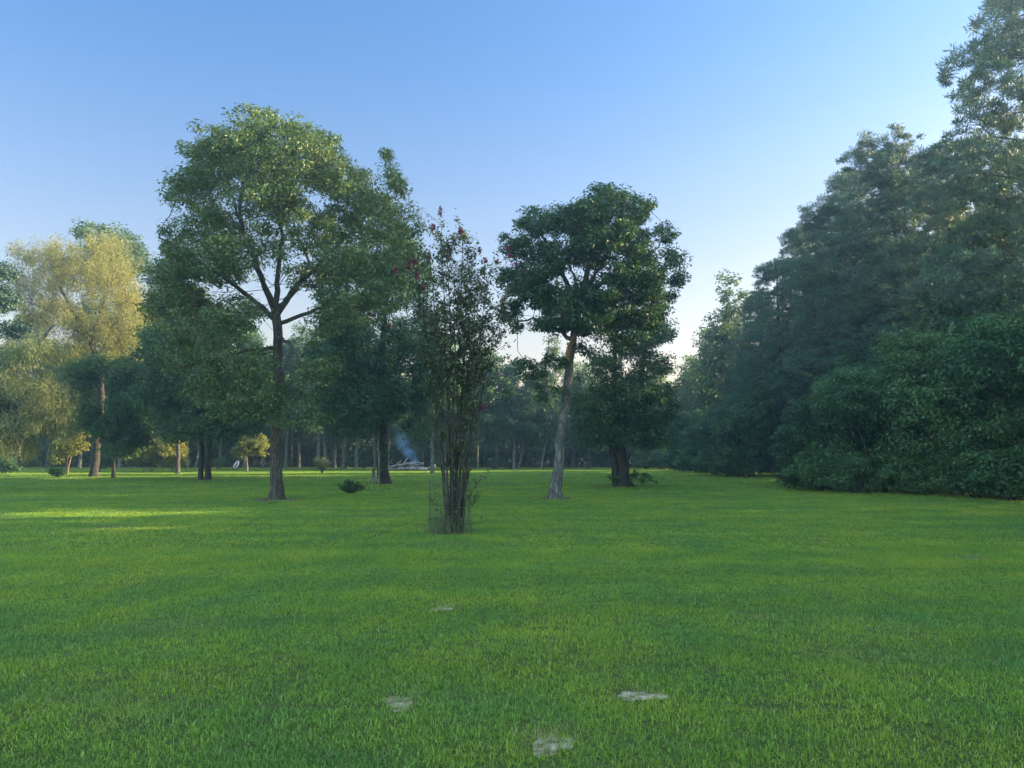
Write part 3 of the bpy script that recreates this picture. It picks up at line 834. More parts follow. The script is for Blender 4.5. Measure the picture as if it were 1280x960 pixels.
D = 40.0
t9 = pl([(-60, 604), (-58, 520), (-50, 430), (-35, 370)], D); t9[0][2] = 0
tree('dark_evergreen', G(-60, D), [(t9, .24, .08)], pix_blobs(D, 2.4, -35, [(8, 340, 16, 18), (4, 375, 18, 26), (16, 408, 22, 18), (-20, 360, 30, 50), (-50, 420, 40, 50), (-40, 330, 26, 30)]), 20, B_DARK, M_EVER,
     330, 70, .5, .15, .09, 'dark blue-green evergreen boughs poking in at the picture edge before the cypress', zmin=4, step=.42, kill=.6)

# ------------------------------------------------------------------ crape myrtle in its wire cage
D = 15.5
def crape():
    rng = np.random.default_rng(51)
    base = G(565, D)
    t = empty('crape_myrtle', base, 0, 'tall slender many-stemmed crape myrtle with pink flower heads at its tips', 'tree')
    tops = [(520, 345, 552), (534, 322, 556), (549, 268, 560), (560, 300, 563), (578, 284, 570), (590, 305, 572), (604, 328, 576), (618, 342, 580), (628, 372, 584),
            (542, 372, 555), (571, 335, 568), (608, 400, 582), (512, 330, 550), (585, 350, 574), (598, 372, 570)]
    stem = MB(); cents = []; twig = MB()
    lv = []
    for k, (u, v, ub) in enumerate(tops):
        dd1 = rng.uniform(-.8, .8)
        b = P(568 + (ub - 568) * .65, 660, D); b[2] = -.03; b[1] = D + rng.uniform(-.16, .16); b[0] += rng.normal(0, .02)
        top = P(u, v, D, dd1)
        n = 24
        f = np.linspace(0, 1, n)[:, None]
        bow = f ** 1.5
        p = np.hstack([b[:2] + (top[:2] - b[:2]) * bow, (b[2] + (top[2] - b[2]) * f)])
        p[2:-1] += np.cumsum(rng.normal(0, .012, (n - 3, 3)), axis=0) * np.array([1, 1, .2])
        r = np.interp(f[:, 0], [0, .3, 1], [rng.uniform(.022, .040), .019, .004])
        stem.tube(p - base, r, 7, rng, 0, .05)
        # side twigs with leaves
        for _ in range(62):
            h = rng.uniform(.08, 1) ** .62
            if h < .5 and rng.random() < .72: continue
            q = np.array([np.interp(h, f[:, 0], p[:, c]) for c in range(3)])
            az = rng.uniform(0, 6.28); ln = rng.uniform(.22, .62) * (1.0 if h > .3 else .7)
            d = unit(np.array([cos(az), sin(az), rng.uniform(.5, 1.5)]))
            m = 6
            g = np.linspace(0, 1, m)[:, None]
            tp = q + d * ln * g + np.array([0, 0, -.06]) * g ** 2 + rng.normal(0, .012, (m, 3)) * g
            twig.tube(tp - base, np.linspace(.006, .002, m), 3)
            for _ in range(int(rng.integers(10, 24))):
                s = rng.uniform(.15, 1.05)
                lv.append(tp[0] + (tp[-1] - tp[0]) * s + rng.normal(0, .035, 3) - base)
    obj('trunk', stem.mesh('trunk', B_CREPE), t)
    obj('twigs', twig.mesh('twigs', B_CREPE), t)
    # one long sprig reaching out low on the right
    for (u0, v0, u1, v1) in ((584, 622, 608, 590), (586, 640, 592, 596), (578, 600, 590, 586), (548, 640, 540, 622), (590, 632, 600, 612)):
        a, b = P(u0, v0, D, -.1), P(u1, v1, D, -.15)
        for s in np.linspace(0, 1, 26):
            lv.append(a + (b - a) * s + rng.normal(0, .022, 3) - base)
    # low leafy suckers along the stem foot
    for _ in range(300):
        lv.append(P(rng.normal(567, 11), rng.uniform(600, 660), D, rng.normal(0, .15)) - base)
    obj('crown', leaf_mesh('crown', np.array(lv), 2, .04, .066, .036, M_CREPE, rng, 1.0), t)
    for (u, v, s) in ((551, 268, 1.1), (543, 285, .8), (576, 290, 1.2), (569, 305, .8), (600, 318, .8), (607, 330, .8), (637, 322, .9), (645, 328, .6), (516, 325, 1.2), (522, 345, 1.2), (513, 340, .9),
                      (497, 343, .9), (620, 322, .8), (558, 318, .6), (530, 360, .6), (604, 510, .7), (488, 409, .6), (635, 316, .7)):
        s *= .72
        q = P(u, v, D, rng.uniform(-.4, .4)) - base
        c = q + rng.normal(0, .028, (9, 3)) * s * np.array([1, 1, 1.4])
        obj('flower_head', leaf_mesh('flower_head', c, 16, .058 * s, .030, .024, M_PINK, rng, 1.0), t)
crape()

M_WIRE = plain_mat('rusty_wire', (.05, .055, .05), (.11, .115, .105), 30, .6, .1, .4)
def cage():
    mb = MB(); rng = np.random.default_rng(6)
    R, H = .385, 1.02
    n = 46
    def wob(a, z): return R * (1 + .04 * sin(2 * a + 1) + .03 * z * sin(a))
    for i in range(n):
        a = i * 2 * pi / n
        mb.tube([(wob(a, z) * cos(a) - .03 * z, wob(a, z) * sin(a), z) for z in np.linspace(-.02, H, 6)], [.0016] * 6, 4)
    for z in np.linspace(.02, H, 15):
        mb.tube([(wob(a, z) * cos(a) - .03 * z, wob(a, z) * sin(a), z) for a in np.linspace(0, 2 * pi, 33)], [.0016] * 33, 4)
    c = empty('wire_cage', G(564, D), 0, 'round wire mesh cage standing about the foot of the crape myrtle', 'cage')
    obj('wire_mesh', mb.mesh('wire_mesh', M_WIRE), c)
    st = MB()
    st.tube([(-R - .03, -.02, -.05), (-R - .05, -.02, H + .02)], [.006, .006], 6)
    obj('stake', st.mesh('stake', M_WIRE), c)
cage()

def blades(name, base, n, spread, lmin, lmax, wd, mat, rng, lean=.5, label=None, cat=None, group=None, zoff=0.0):
    xy = rng.normal(0, spread, (n, 2))
    l = rng.uniform(lmin, lmax, n)
    az = rng.uniform(0, 2 * pi, n)
    out = np.stack([np.cos(az), np.sin(az), np.zeros(n)], 1); s = np.stack([-np.sin(az), np.cos(az), np.zeros(n)], 1)
    tl = rng.uniform(.05, lean, n)[:, None]
    b = np.c_[xy, np.full(n, zoff)]; up = np.array([0, 0, 1.])
    pts = [b]
    for f in (.4, .35, .25):
        k = len(pts)
        pts.append(pts[-1] + l[:, None] * f * unit(up * (1 - .25 * tl * k) + out * tl * k * .8))
    w_ = wd * .5
    v = np.stack([x for i, p in enumerate(pts) for x in (p - s * w_ * (1, .95, .7, .15)[i], p + s * w_ * (1, .95, .7, .15)[i])], 1)
    i = np.arange(n)[:, None] * 8
    q = np.concatenate([i + np.array([[2 * k, 2 * k + 1, 2 * k + 3, 2 * k + 2]]) for k in range(3)])
    o = obj(name, mesh_from(name, v.reshape(-1, 3), q, mat), None, base)
    return tag(o, label, cat, group)
rng = np.random.default_rng(61)
M_STRAW = leaf_mat('straw', [(.10, .11, .045), (.19, .18, .085), (.30, .27, .15)], .3)
for i, (u, D_, a, b) in enumerate(SPOTS[:4]):
    tag(blades('dry_grass', G(u, D_) + np.array([0, b * .8, 0]), 130 if i != 2 else 260, max(a, .09) * (1 if i != 2 else 1.2), .025, .06, .0032, M_STRAW, rng, 1.0), 'dry straw-coloured grass about a bare spot', None, None, 'stuff')
blades('tall_grass', G(561, D - .05), 750, .19, .12, .55, .007, M_TALL, rng, .55, 'unmown grey-green grass growing tall inside the wire cage', 'grass clump')

for u, v, n, sp in ((1030, 772, 380, .33), (940, 766, 160, .14), (1205, 694, 300, .35), (60, 872, 120, .16), (700, 800, 90, .2)):
    D_ = 1547 / (v - 565)
    tag(blades('dry_grass', G(u, D_), n, sp, .022, .055, .0036 if D_ < 9 else .006, M_STRAW, rng, 1.0), 'faded dry grass thinning a patch of the lawn', None, None, 'stuff')

def litter():
    rng = np.random.default_rng(91)
    c = []
    for (a, b, r), n in zip(BARE, (150, 120, 130, 120, 120, 110, 40)):
        rr = r * (0.35 + np.abs(rng.normal(0, .75, n))); th = rng.uniform(0, 6.28, n)
        c.append(np.stack([a + rr * np.cos(th), b + rr * np.sin(th), rng.uniform(.012, .035, n)], 1))
    c = np.concatenate(c)
    me = leaf_mesh('fallen_leaves', c, 1, .01, .075, .045, M_LITTER, rng, .3)
    tag(obj('fallen_leaves', me), 'brown fallen leaves scattered about the tree feet', None, None, 'stuff')
M_LITTER = leaf_mat('fallen_leaf', [(.07, .05, .03), (.14, .10, .055), (.24, .18, .10)], .1, .8)
litter()

# ------------------------------------------------------------------ small shrubs in the lawn
def frond_shrub(u, D, n, ln, label):
    rng = np.random.default_rng(62)
    t = empty('fern_shrub', G(u, D), 0, label, 'shrub')
    st = MB(); v = []; stems_all = []
    for i in range(n):
        az = rng.uniform(0, 6.28); l = ln * rng.uniform(.6, 1.2); e = rng.uniform(.45, 1.5)
        k = 10; f = np.linspace(0, 1, k)
        p = np.stack([cos(az) * l * f * cos(e) * (1 + .2 * f), sin(az) * l * f * cos(e) * (1 + .2 * f), .03 + l * f * sin(e) - .16 * l * f ** 2.2], 1)
        p[:, :2] += rng.normal(0, .03, 2)
        st.tube(p, np.linspace(.009, .003, k), 4)
        for s in np.linspace(.12, 1, 20):
            q = np.array([np.interp(s, f, p[:, c]) for c in range(3)])
            stems_all.append(q); stems_all.append(q + rng.normal(0, .012, 3))
    obj('stems', st.mesh('stems', B_DARK), t)
    obj('foliage', leaf_mesh('foliage', np.array(stems_all), 3, .035, .11, .028, M_DARK, rng, 1.0), t)
frond_shrub(439, 30, 44, .52, 'small dark shrub with arching fern-like fronds alone in the open lawn')

def round_shrub(name, u, D, R, H, leafm, n, label, seed, cat='shrub', z0=.25, group=None):
    rng = np.random.default_rng(seed)
    t = empty(name, G(u, D), 0, label, cat, group)
    st = MB(); ce = []
    for i in range(n):
        az = rng.uniform(0, 6.28); f = np.linspace(0, 1, 6)[:, None]
        end = np.array([cos(az) * R * rng.uniform(.2, 1), sin(az) * R * rng.uniform(.2, 1), H * rng.uniform(.55, 1)])
        p = end * np.hstack([f ** 1.3, f ** 1.3, f]) + rng.normal(0, .02, (6, 3)) * f
        st.tube(p, np.linspace(.018, .006, 6), 4)
        for s in (.6, .8, 1.0):
            q = end * np.array([s ** 1.3, s ** 1.3, s])
            if q[2] > z0: ce.append(q)
    obj('stems', st.mesh('stems', B_PALE), t)
    if leafm:
        obj('foliage', leaf_mesh('foliage', np.array(ce), 26, .2, .11, .055, leafm, rng, .9), t)
    return t
round_shrub('young_shrub', 403, 57, .62, 1.15, M_GREY, 24, 'grey-green rounded shrub on bare lower stems in the far lawn', 63)
round_shrub('low_shrub', 72, 48.5, .55, .6, M_DARK, 26, 'low spreading dark shrub near the golden cypress trunk', 64, z0=.1)
round_shrub('bare_shrub', 190, 62, .55, .55, None, 14, 'leafless twiggy shrub in the sunlit strip between cypress and twin trunks', 65)
round_shrub('bare_shrub', 272, 66, .45, 1.0, None, 16, 'thin leafless bush just beyond the twin-trunk tree', 66)

# small sunlit trees in front of the woods
def small_tree(name, u, D, rows, label, seed, leafm, bark=B_PALE, r=.07, n=90, per=60, stems=None):
    s = stems or [(pl([(u, 586), (u, 565)], D), r, r * .6)]
    for x in s:
        if x[0][0][2] < .6: x[0][0][2] = 0
    return tree(name, G(u, D), s, pix_blobs(D, 1.2, u, rows), seed, bark, leafm, n, per, .42, .16, .10, label, zmin=.5, step=.3, kill=.45, flare=.3)
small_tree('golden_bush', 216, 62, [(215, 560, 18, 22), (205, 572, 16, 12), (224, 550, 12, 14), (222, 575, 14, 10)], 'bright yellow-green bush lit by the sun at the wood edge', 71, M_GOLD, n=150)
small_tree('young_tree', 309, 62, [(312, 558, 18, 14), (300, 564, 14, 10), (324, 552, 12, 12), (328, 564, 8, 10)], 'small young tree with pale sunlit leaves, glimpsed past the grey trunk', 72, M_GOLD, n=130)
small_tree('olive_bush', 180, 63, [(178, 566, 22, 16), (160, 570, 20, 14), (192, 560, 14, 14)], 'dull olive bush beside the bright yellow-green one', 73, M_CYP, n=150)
D = 57.0
t13 = pl([(222, 592), (223, 540), (220, 470), (216, 420)], D); t13[0][2] = 0
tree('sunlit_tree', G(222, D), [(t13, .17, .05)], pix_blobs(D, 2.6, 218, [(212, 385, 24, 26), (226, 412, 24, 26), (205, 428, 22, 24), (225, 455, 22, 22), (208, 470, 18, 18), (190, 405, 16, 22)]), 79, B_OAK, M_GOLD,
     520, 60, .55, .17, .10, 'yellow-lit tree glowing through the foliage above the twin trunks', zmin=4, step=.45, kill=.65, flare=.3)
D = 55.0
s12 = [(pl([(82, 592), (83, 575), (78, 555)], D), .07, .03), (pl([(84, 592), (88, 572), (98, 552)], D), .06, .03), (pl([(83, 592), (84, 570), (88, 545)], D), .05, .03)]
small_tree('red_stemmed_tree', 83, D, [(80, 560, 16, 16), (100, 550, 18, 18), (105, 530, 14, 18), (88, 540, 18, 20), (70, 572, 10, 8), (110, 565, 8, 10)], 'little tree with red-brown lit stems beside the golden cypress trunk', 74, M_GOLD, B_RED, n=130, stems=s12)
D = 60
small_tree('dark_bush', 8, 58, [(8, 578, 14, 14), (-14, 570, 22, 22), (18, 586, 8, 8)], 'squat dark bush under the leaning moss-hung tree', 75, M_DARK, n=130)

# pale leaning pole by the twin-trunk tree
mb = MB(); rng = np.random.default_rng(8)
a, b = P(243, 586, 68), P(249, 562, 68)
a[2] = -.05
mb.tube(np.linspace(a, b, 6) - G(243, 68), np.linspace(.07, .05, 6), 7, rng, 0, .05)
lp = tag(obj('leaning_pole', mb.mesh('leaning_pole', B_PALE), None, G(243, 68)), 'pale bare pole leaning at the wood edge beside the twin trunks', 'pole')

# garden ornament on the far lawn
M_WHITE = plain_mat('pale_paint', (.55, .48, .46), (.72, .66, .63), 5, .5, .1)
M_BLACK = plain_mat('dark_metal', (.015, .015, .015), (.035, .033, .03), 9, .5, .1)
def ornament():
    D = 69.0
    t = empty('garden_ornament', G(296, D), radians(12), 'pale leaf-shaped garden ornament with dark edging standing on the far lawn', 'ornament')
    n = 22; th = np.linspace(0, 2 * pi, n, endpoint=False)
    def outline(s):
        x = .27 * np.cos(th) * (1 - .25 * np.sin(th)) * s; z = .45 * np.sin(th) * s
        return x * .94 + z * .42, z + .48
    x, z = outline(.86)
    mb = MB()
    ring = []
    for y, k in ((-.05, .6), (-.07, 0.2), (.02, .95), (.05, .9)):
        pass
    v = []
    for y, s in ((-.09, .25), (-.075, .6), (-.03, .86), (.03, .86), (.06, .5)):
        xx, zz = outline(s); v.append(np.stack([xx, np.full(n, y), zz], 1))
    v = np.concatenate(v); q = []
    for i in range(4):
        for j in range(n): q.append([i * n + j, i * n + (j + 1) % n, (i + 1) * n + (j + 1) % n, (i + 1) * n + j])
    for o_ in (0, 4 * n):
        for j in range(1, n - 2, 2): q.append([o_, o_ + j, o_ + j + 1, o_ + j + 2])
    mb.add(v, q)
    obj('disc', mb.mesh('disc', M_WHITE), t)
    rim = MB(); x, z = outline(1.0)
    p = np.stack([x, np.zeros(n), z], 1); p = np.vstack([p, p[:2]])
    rim.tube(p, [.055] * len(p), 6)
    rim.tube([(-.30, -.03, .12), (.0, -.12, .5), (.18, -.07, .85)], [.03, .04, .03], 6)
    obj('rim', rim.mesh('rim', M_BLACK), t)
    st = MB(); st.tube([(.08, .1, -.05), (.08, .1, 1.35)], [.014, .012], 6); st.tube([(-.25, .02, -.03), (-.2, .0, .15)], [.03, .03], 6)
    obj('stake', st.mesh('stake', M_BLACK), t)
    bl = MB(); zz = np.linspace(-1, 1, 7)
    bl.tube([(.08, .1, 1.42 + .09 * k) for k in zz], [max(.01, .09 * math.sqrt(max(0, 1 - k * k))) for k in zz], 10)
    obj('ball', bl.mesh('ball', M_WHITE), t)
ornament()

# ------------------------------------------------------------------ burn pile with smoke
M_LOG = plain_mat('ashen_wood', (.07, .064, .055), (.24, .225, .20), 3, .9, .5)
M_ASH = plain_mat('ash', (.05, .048, .046), (.20, .195, .18), 5, 1.0, .6)
def burn_pile():
    D = 67.0
    rng = np.random.default_rng(9)
    t = empty('burn_pile', G(516, D), 0, 'low smouldering pile of grey logs and ash at the wood edge', 'brush pile')
    k, n = 10, 36
    th = np.arange(n) * 2 * pi / n
    v = []
    for i in range(k):
        f = (i + .15) / (k - .85)
        ed = 1 + .12 * np.sin(3 * th + 1) + .08 * np.sin(7 * th)
        z = .42 * (1 - f ** 1.6) + rng.normal(0, .05, n) * (i < k - 1)
        v.append(np.stack([1.5 * f * ed * np.cos(th), .9 * f * ed * np.sin(th), np.maximum(z, -.02)], 1))
    v = np.concatenate(v); q = []
    for i in range(k - 1):
        for j in range(n): q.append([i * n + j, i * n + (j + 1) % n, (i + 1) * n + (j + 1) % n, (i + 1) * n + j])
    for j in range(1, n - 2, 2): q.append([0, j, j + 1, j + 2])
    obj('ash_heap', mesh_from('ash_heap', v, np.array(q), M_ASH, False), t)
    logs = [((-2.3, -.3, .22), (-.3, -.7, .62), .13), ((-1.9, .1, .15), (.2, -.3, .75), .10), ((-1.2, -.95, .16), (.3, -1.0, .2), .13), ((.2, -.8, .45), (1.0, -.6, .62), .14),
            ((-.2, -.9, .55), (.7, -.75, .72), .10), ((1.2, -.6, .16), (2.0, -.7, .42), .12), ((1.5, -.7, .2), (2.0, -.35, .4), .16), ((-.9, -.3, .4), (-.4, -.2, 1.05), .06),
            ((-1.6, -.2, .3), (-1.0, .1, .85), .05), ((.4, -1.1, .12), (1.3, -1.0, .14), .11), ((-2.0, -.7, .12), (-1.0, -1.05, .14), .12)]
    for a, b, r in logs:
        mb = MB(); a, b = np.array(a), np.array(b)
        p = np.linspace(a, b, 7) + rng.normal(0, .025, (7, 3))
        mb.tube(np.vstack([p[0], p, p[-1]]), np.r_[.005, np.full(7, r) * rng.uniform(.85, 1.1, 7), .005], 8, rng, 0, .08)
        obj('log', mb.mesh('log', M_LOG), t)
    # smoke: a drifting plume of real volume
    m, N, L = newmat('smoke')
    tc = N.new('ShaderNodeTexCoord')
    no = N.new('ShaderNodeTexNoise'); no.inputs['Scale'].default_value = 1.3; no.inputs['Detail'].default_value = 5; no.inputs['Distortion'].default_value = .8
    L.new(tc.outputs['Object'], no.inputs['Vector'])
    mr = N.new('ShaderNodeMapRange'); mr.inputs[1].default_value = .40; mr.inputs[2].default_value = .75; mr.inputs[3].default_value = 0; mr.inputs[4].default_value = 2.2
    L.new(no.outputs['Fac'], mr.inputs[0])
    def mth(op, x, y=None, z=None):
        n = N.new('ShaderNodeMath'); n.operation = op
        for i, q in enumerate((x, y, z)):
            if q is None: continue
            if isinstance(q, (int, float)): n.inputs[i].default_value = q
            else: L.new(q, n.inputs[i])
        return n.outputs[0]
    sp = N.new('ShaderNodeSeparateXYZ'); L.new(tc.outputs['Object'], sp.inputs[0])
    # thins out away from the drifting axis of the plume and with height
    ax = mth('MULTIPLY_ADD', sp.outputs[2], -.62, .65)
    dx = mth('SUBTRACT', sp.outputs[0], ax)
    dy = mth('ADD', sp.outputs[1], .3)
    rr = mth('MULTIPLY_ADD', sp.outputs[2], .17, .55)
    q = mth('DIVIDE', mth('SQRT', mth('ADD', mth('MULTIPLY', dx, dx), mth('MULTIPLY', dy, dy))), rr)
    fall = mth('MAXIMUM', mth('SUBTRACT', 1.0, q), 0.0)
    hgt = mth('MAXIMUM', mth('MULTIPLY_ADD', sp.outputs[2], -.26, 1.05), 0.0)
    pv = N.new('ShaderNodeVolumePrincipled'); pv.inputs['Color'].default_value = (.30, .58, 1.0, 1)
    L.new(mth('MULTIPLY', mth('MULTIPLY', fall, hgt), mr.outputs[0]), pv.inputs['Density'])
    o_ = N.new('ShaderNodeOutputMaterial'); L.new(pv.outputs[0], o_.inputs['Volume'])
    mb = MB()
    f = np.linspace(0, 1, 10)
    p = np.stack([.65 - .62 * (.3 + 3.6 * f), -.3 + 0 * f, .3 + 3.6 * f], 1)
    p = np.vstack([p[0], p, p[-1]])
    mb.tube(p, np.r_[.01, .7 + .7 * f, .01], 16, rng, 0, .06)
    o = obj('smoke', mb.mesh('smoke', m), None, G(516, D))
    tag(o, 'thin blue smoke drifting up from the burn pile', 'smoke', None, 'stuff')
burn_pile()

# ------------------------------------------------------------------ far trees at the wood edge
def proto_wood(seed, H, R, bare, leafm, bark, r0=.17, nb=9, per=52, nc=300):
    rng = np.random.default_rng(seed)
    b = []
    for i in range(nb):
        z = bare + (H - bare) * (i + .5) / nb
        k = R * (1 - .55 * ((z - bare) / (H - bare)) ** 1.8) * (.75 + .25 * min(1, (z - bare) / 1.5))
        for _ in range(3):
            a = rng.uniform(0, 6.28); q = k * rng.uniform(.25, .6)
            b.append((cos(a) * q, sin(a) * q, z + rng.normal(0, .3), k * rng.uniform(.45, .65), k * rng.uniform(.45, .65), (H - bare) / nb * rng.uniform(.8, 1.4)))
    stem = [np.array([(0, 0, 0), (.1, .05, bare * .6), (rng.normal(0, .25), rng.normal(0, .2), bare + 1), (rng.normal(0, .4), rng.normal(0, .4), H * .8)])]
    return tree('wood_tree', (0, 0, 0), [(stem[0], r0, .05)], b, seed, bark, leafm, nc, per, .72, .25, .15, 'x', zmin=bare * .8, step=.5, kill=.85, flare=.3, r_tip=.014, sides=8)
W = [proto_wood(101, 11.0, 3.0, 3.4, M_WOOD, B_PALE), proto_wood(102, 12.0, 2.8, 4.2, M_DARK, B_PALE, .19), proto_wood(103, 10.0, 3.2, 2.8, M_WOOD, B_OAK, .2), proto_wood(104, 12.5, 3.3, 3.6, M_OAK, B_PALE, .17)]
far_rows = [  # photo column, depth, prototype, scale, label
    (330, 76, 0, .9, 'slim far tree just past the grey fan-limbed trunk'),
    (358, 75, 1, .95, 'far tree on a thin pale stem next to the grey fan-limbed trunk'),
    (374, 78, 3, .95, 'far tree in the shadow between grey trunk and rounded shrub'),
    (398, 72, 1, 1.0, 'far tree on the first of three close pale stems behind the grey-green shrub'),
    (407, 73, 3, 1.0, 'far tall tree on the thickest of three close stems behind the grey-green shrub'),
    (419, 77, 0, .95, 'far tree on a dim stem a little past the grey-green shrub'),
    (429, 74, 1, 1.0, 'far tree on a broad pale trunk of a close pair'),
    (433, 76, 2, .9, 'far tree on the thinner trunk of a close pair'),
    (446, 73, 3, 1.0, 'far tree on a clean straight white trunk before dark woods'),
    (484, 68, 0, .95, 'tree on a pale trunk showing just past the ivy-clad trunk'),
    (528, 76, 2, .95, 'far tree behind the smoking pile'),
    (541, 57, 1, .80, 'tree on a grey trunk between smoking pile and crape myrtle'),
    (556, 76, 0, .95, 'far tree seen through the crape myrtle stems'),
    (596, 78, 3, .85, 'far tree just past the crape myrtle stems'),
    (621, 72, 2, .95, 'far tree on a stout pale trunk with a low bush at its foot'),
    (642, 72, 1, .80, 'far tree on the upright half of a V-shaped pair of pale trunks'),
    (647, 72.6, 0, .80, 'far tree on the slanting half of a V-shaped pair of pale trunks'),
    (676, 73, 3, .85, 'far tree on a slanting pale stem near the leaning oak'),
    (716, 77, 0, .80, 'far tree showing low behind the leaning oak trunk'),
    (736, 75, 2, .80, 'far tree on a dim stem between leaning oak and split-trunk tree'),
    (800, 77, 2, .80, 'far tree in the dark corner behind the split-trunk tree'),
    (826, 80, 0, .80, 'far tree in the corner where lawn meets the long border'),
    (20, 74, 3, 1.0, 'far tree in the gloom behind the moss-hung tree'),
    (60, 77, 2, 1.0, 'far tree behind the feathery hanging foliage'),
    (100, 78, 0, 1.05, 'far tree behind the golden cypress trunk'),
    (150, 76, 1, 1.05, 'far tree behind the dull olive bush'),
    (200, 79, 3, 1.05, 'far sunlit tree behind the bright yellow-green bush'),
    (236, 78, 0, 1.05, 'far tree behind the twin trunks'),
    (275, 77, 2, 1.05, 'far tree beyond the thin leafless bush'),
    (306, 79, 1, 1.0, 'far tree behind the small pale-leaved young tree')]
rng = np.random.default_rng(77)
leans = {433: .03, 647: .22, 676: .12, 621: -.06}
for u, dpt, k, s, lab in far_rows:
    o = dup(W[k], G(u, dpt), rng.uniform(0, 6.28), s, lab, 'trees along the far wood edge', s * rng.uniform(1.02, 1.2))
    if u in leans: o.rotation_euler = (0, leans[u], 0)

# low bushes at the foot of the far trees
def proto_bush(seed, R, H, leafm, nc, per, rad, L, Wd, name='border_bush', style='broad', bark=B_DARK):
    rng = np.random.default_rng(seed)
    b = []
    for i in range(26):
        z = H * rng.uniform(.06, .88)
        k = R * math.sqrt(max(.05, 1 - (z / H) ** 2.2)) * (.7 + .3 * min(1, z / (.3 * H)))
        a = rng.uniform(0, 6.28); q = k * rng.uniform(.35, .75)
        b.append((cos(a) * q, sin(a) * q, z, R * rng.uniform(.26, .46), R * rng.uniform(.26, .46), H * rng.uniform(.09, .17)))
    st = []
    for i in range(5):
        a = i * 1.26; st.append((np.array([(cos(a) * .15, sin(a) * .15, 0), (cos(a) * R * .2, sin(a) * R * .2, H * .3), (cos(a) * R * .4, sin(a) * R * .4, H * .62)]), .06, .02))
    return tree(name, (0, 0, 0), st, b, seed, bark, leafm, nc, per, rad, L, Wd, 'x', 'bush', zmin=.2, step=.35, kill=.5, flare=.1, shell=.12, sides=6, style=style)
LB = proto_bush(111, 1.0, 1.3, M_DARK, 120, 40, .3, .14, .09, 'low_bush')
for u, dpt, s, lab in ((618, 72.5, .8, 'little rounded bush at the foot of a far stout trunk'), (640, 72.4, .6, 'tiny bush at the foot of the V-shaped pale trunks'), (585, 74, .9, 'low bush beyond the crape myrtle'),
                       (432, 75, .7, 'low undergrowth bush at the foot of the close pair of far trunks'), (352, 76, .8, 'low undergrowth bush beyond the grey fan-limbed trunk'), (455, 74, .6, 'little dark bush before the far dark woods'), (130, 72, 1.2, 'rounded bush in the shade beyond the golden cypress'),
                       (275, 73, .9, 'low bush beyond the thin leafless one')):
    dup(LB, G(u, dpt), rng.uniform(0, 6.28), s, lab, 'low bushes at the wood edge')
drop(LB)
# thin stake near the leaning oak
mb = MB(); mb.tube([(0, 0, -.05), (.01, 0, .9)], [.025, .022], 6)
tag(obj('stake', mb.mesh('stake', B_PALE), None, G(730, 63)), 'short pale stake in the lawn between leaning oak and split-trunk tree', 'stake')

# ------------------------------------------------------------------ the border along the right
PINE = []
def proto_pine(seed, H, R, low):
    rng = np.random.default_rng(seed)
    b = []
    n = 52
    for i in range(n):
        f = (i + .5) / n
        z = low + (H - low) * f
        k = R * (1 - .62 * f ** 2.2) * rng.uniform(.7, 1.12) * (.75 + .25 * min(1, f / .2))
        a = i * 2.4 + rng.normal(0, .5)
        q = k * .56
        b.append((cos(a) * q, sin(a) * q, z, k * .46, k * .46, .65 + .35 * rng.random()))
    for _ in range(5):
        b.append((rng.normal(0, .7), rng.normal(0, .7), H - rng.uniform(.2, 1.2), .9, .9, .6))
    stem = np.array([(0, 0, 0), (.1, 0, H * .3), (rng.normal(0, .3), rng.normal(0, .3), H * .65), (rng.normal(0, .3), rng.normal(0, .3), H * .95)])
    return tree('pine_tree', (0, 0, 0), [(stem, .26, .04)], b, seed, B_OAK, M_PINE, 1900, 78, .38, .19, .031, 'x', style='needle', zmin=low * .8, step=.5, kill=.7, flare=.3, shell=.3, r_tip=.012, sides=8)
PINE = [proto_pine(121, 16, 4.2, 3.0), proto_pine(122, 17, 3.8, 4.0), proto_pine(123, 16, 4.6, 2.0)]
BU = [proto_bush(131, 3.0, 5.6, M_VINE, 800, 95, .42, .115, .066), proto_bush(132, 3.0, 5.6, M_VINE, 800, 95, .40, .11, .068), proto_bush(133, 3.0, 5.6, M_DARK, 560, 70, .5, .16, .09)]
SK = proto_bush(134, 1.5, 1.9, M_VINE, 260, 60, .32, .12, .075, 'skirt_bush')

def top_h(v, D): return P(640, v, D)[2]
pines = [(1325, -60, 31, 0, 'tallest pine, its top cut by the picture corner'), (1205, 178, 36, 2, 'broad hazy pine under the tallest one'), (1118, 176, 40, 1, 'round-topped pine in the middle of the long border'),
         (1045, 250, 45, 0, 'pine with a shouldered top stepping down from the round-topped one'), (980, 325, 50, 2, 'dense blue-green pine stepping down towards the open sky'), (1160, 215, 45, 0, 'pine half hidden behind the round-topped one'),
         (950, 375, 57, 1, 'pine leaning out of the border above the dark hollow'), (1015, 282, 54, 2, 'pine filling the notch beside the shouldered one'), (1080, 212, 50, 2, 'pine peering out between shouldered and round-topped ones'), (1290, 190, 42, 1, 'pine behind the tallest one at the picture edge')]
for u, v, dpt, k, lab in pines:
    H = (16, 17, 16)[k]
    h = top_h(v, dpt)
    sz = h / H
    dup(PINE[k], G(u, dpt), rng.uniform(0, 6.28), (sz * .6 + .4) if sz < 1.3 else 1.15, lab, 'pines of the long border', sz)
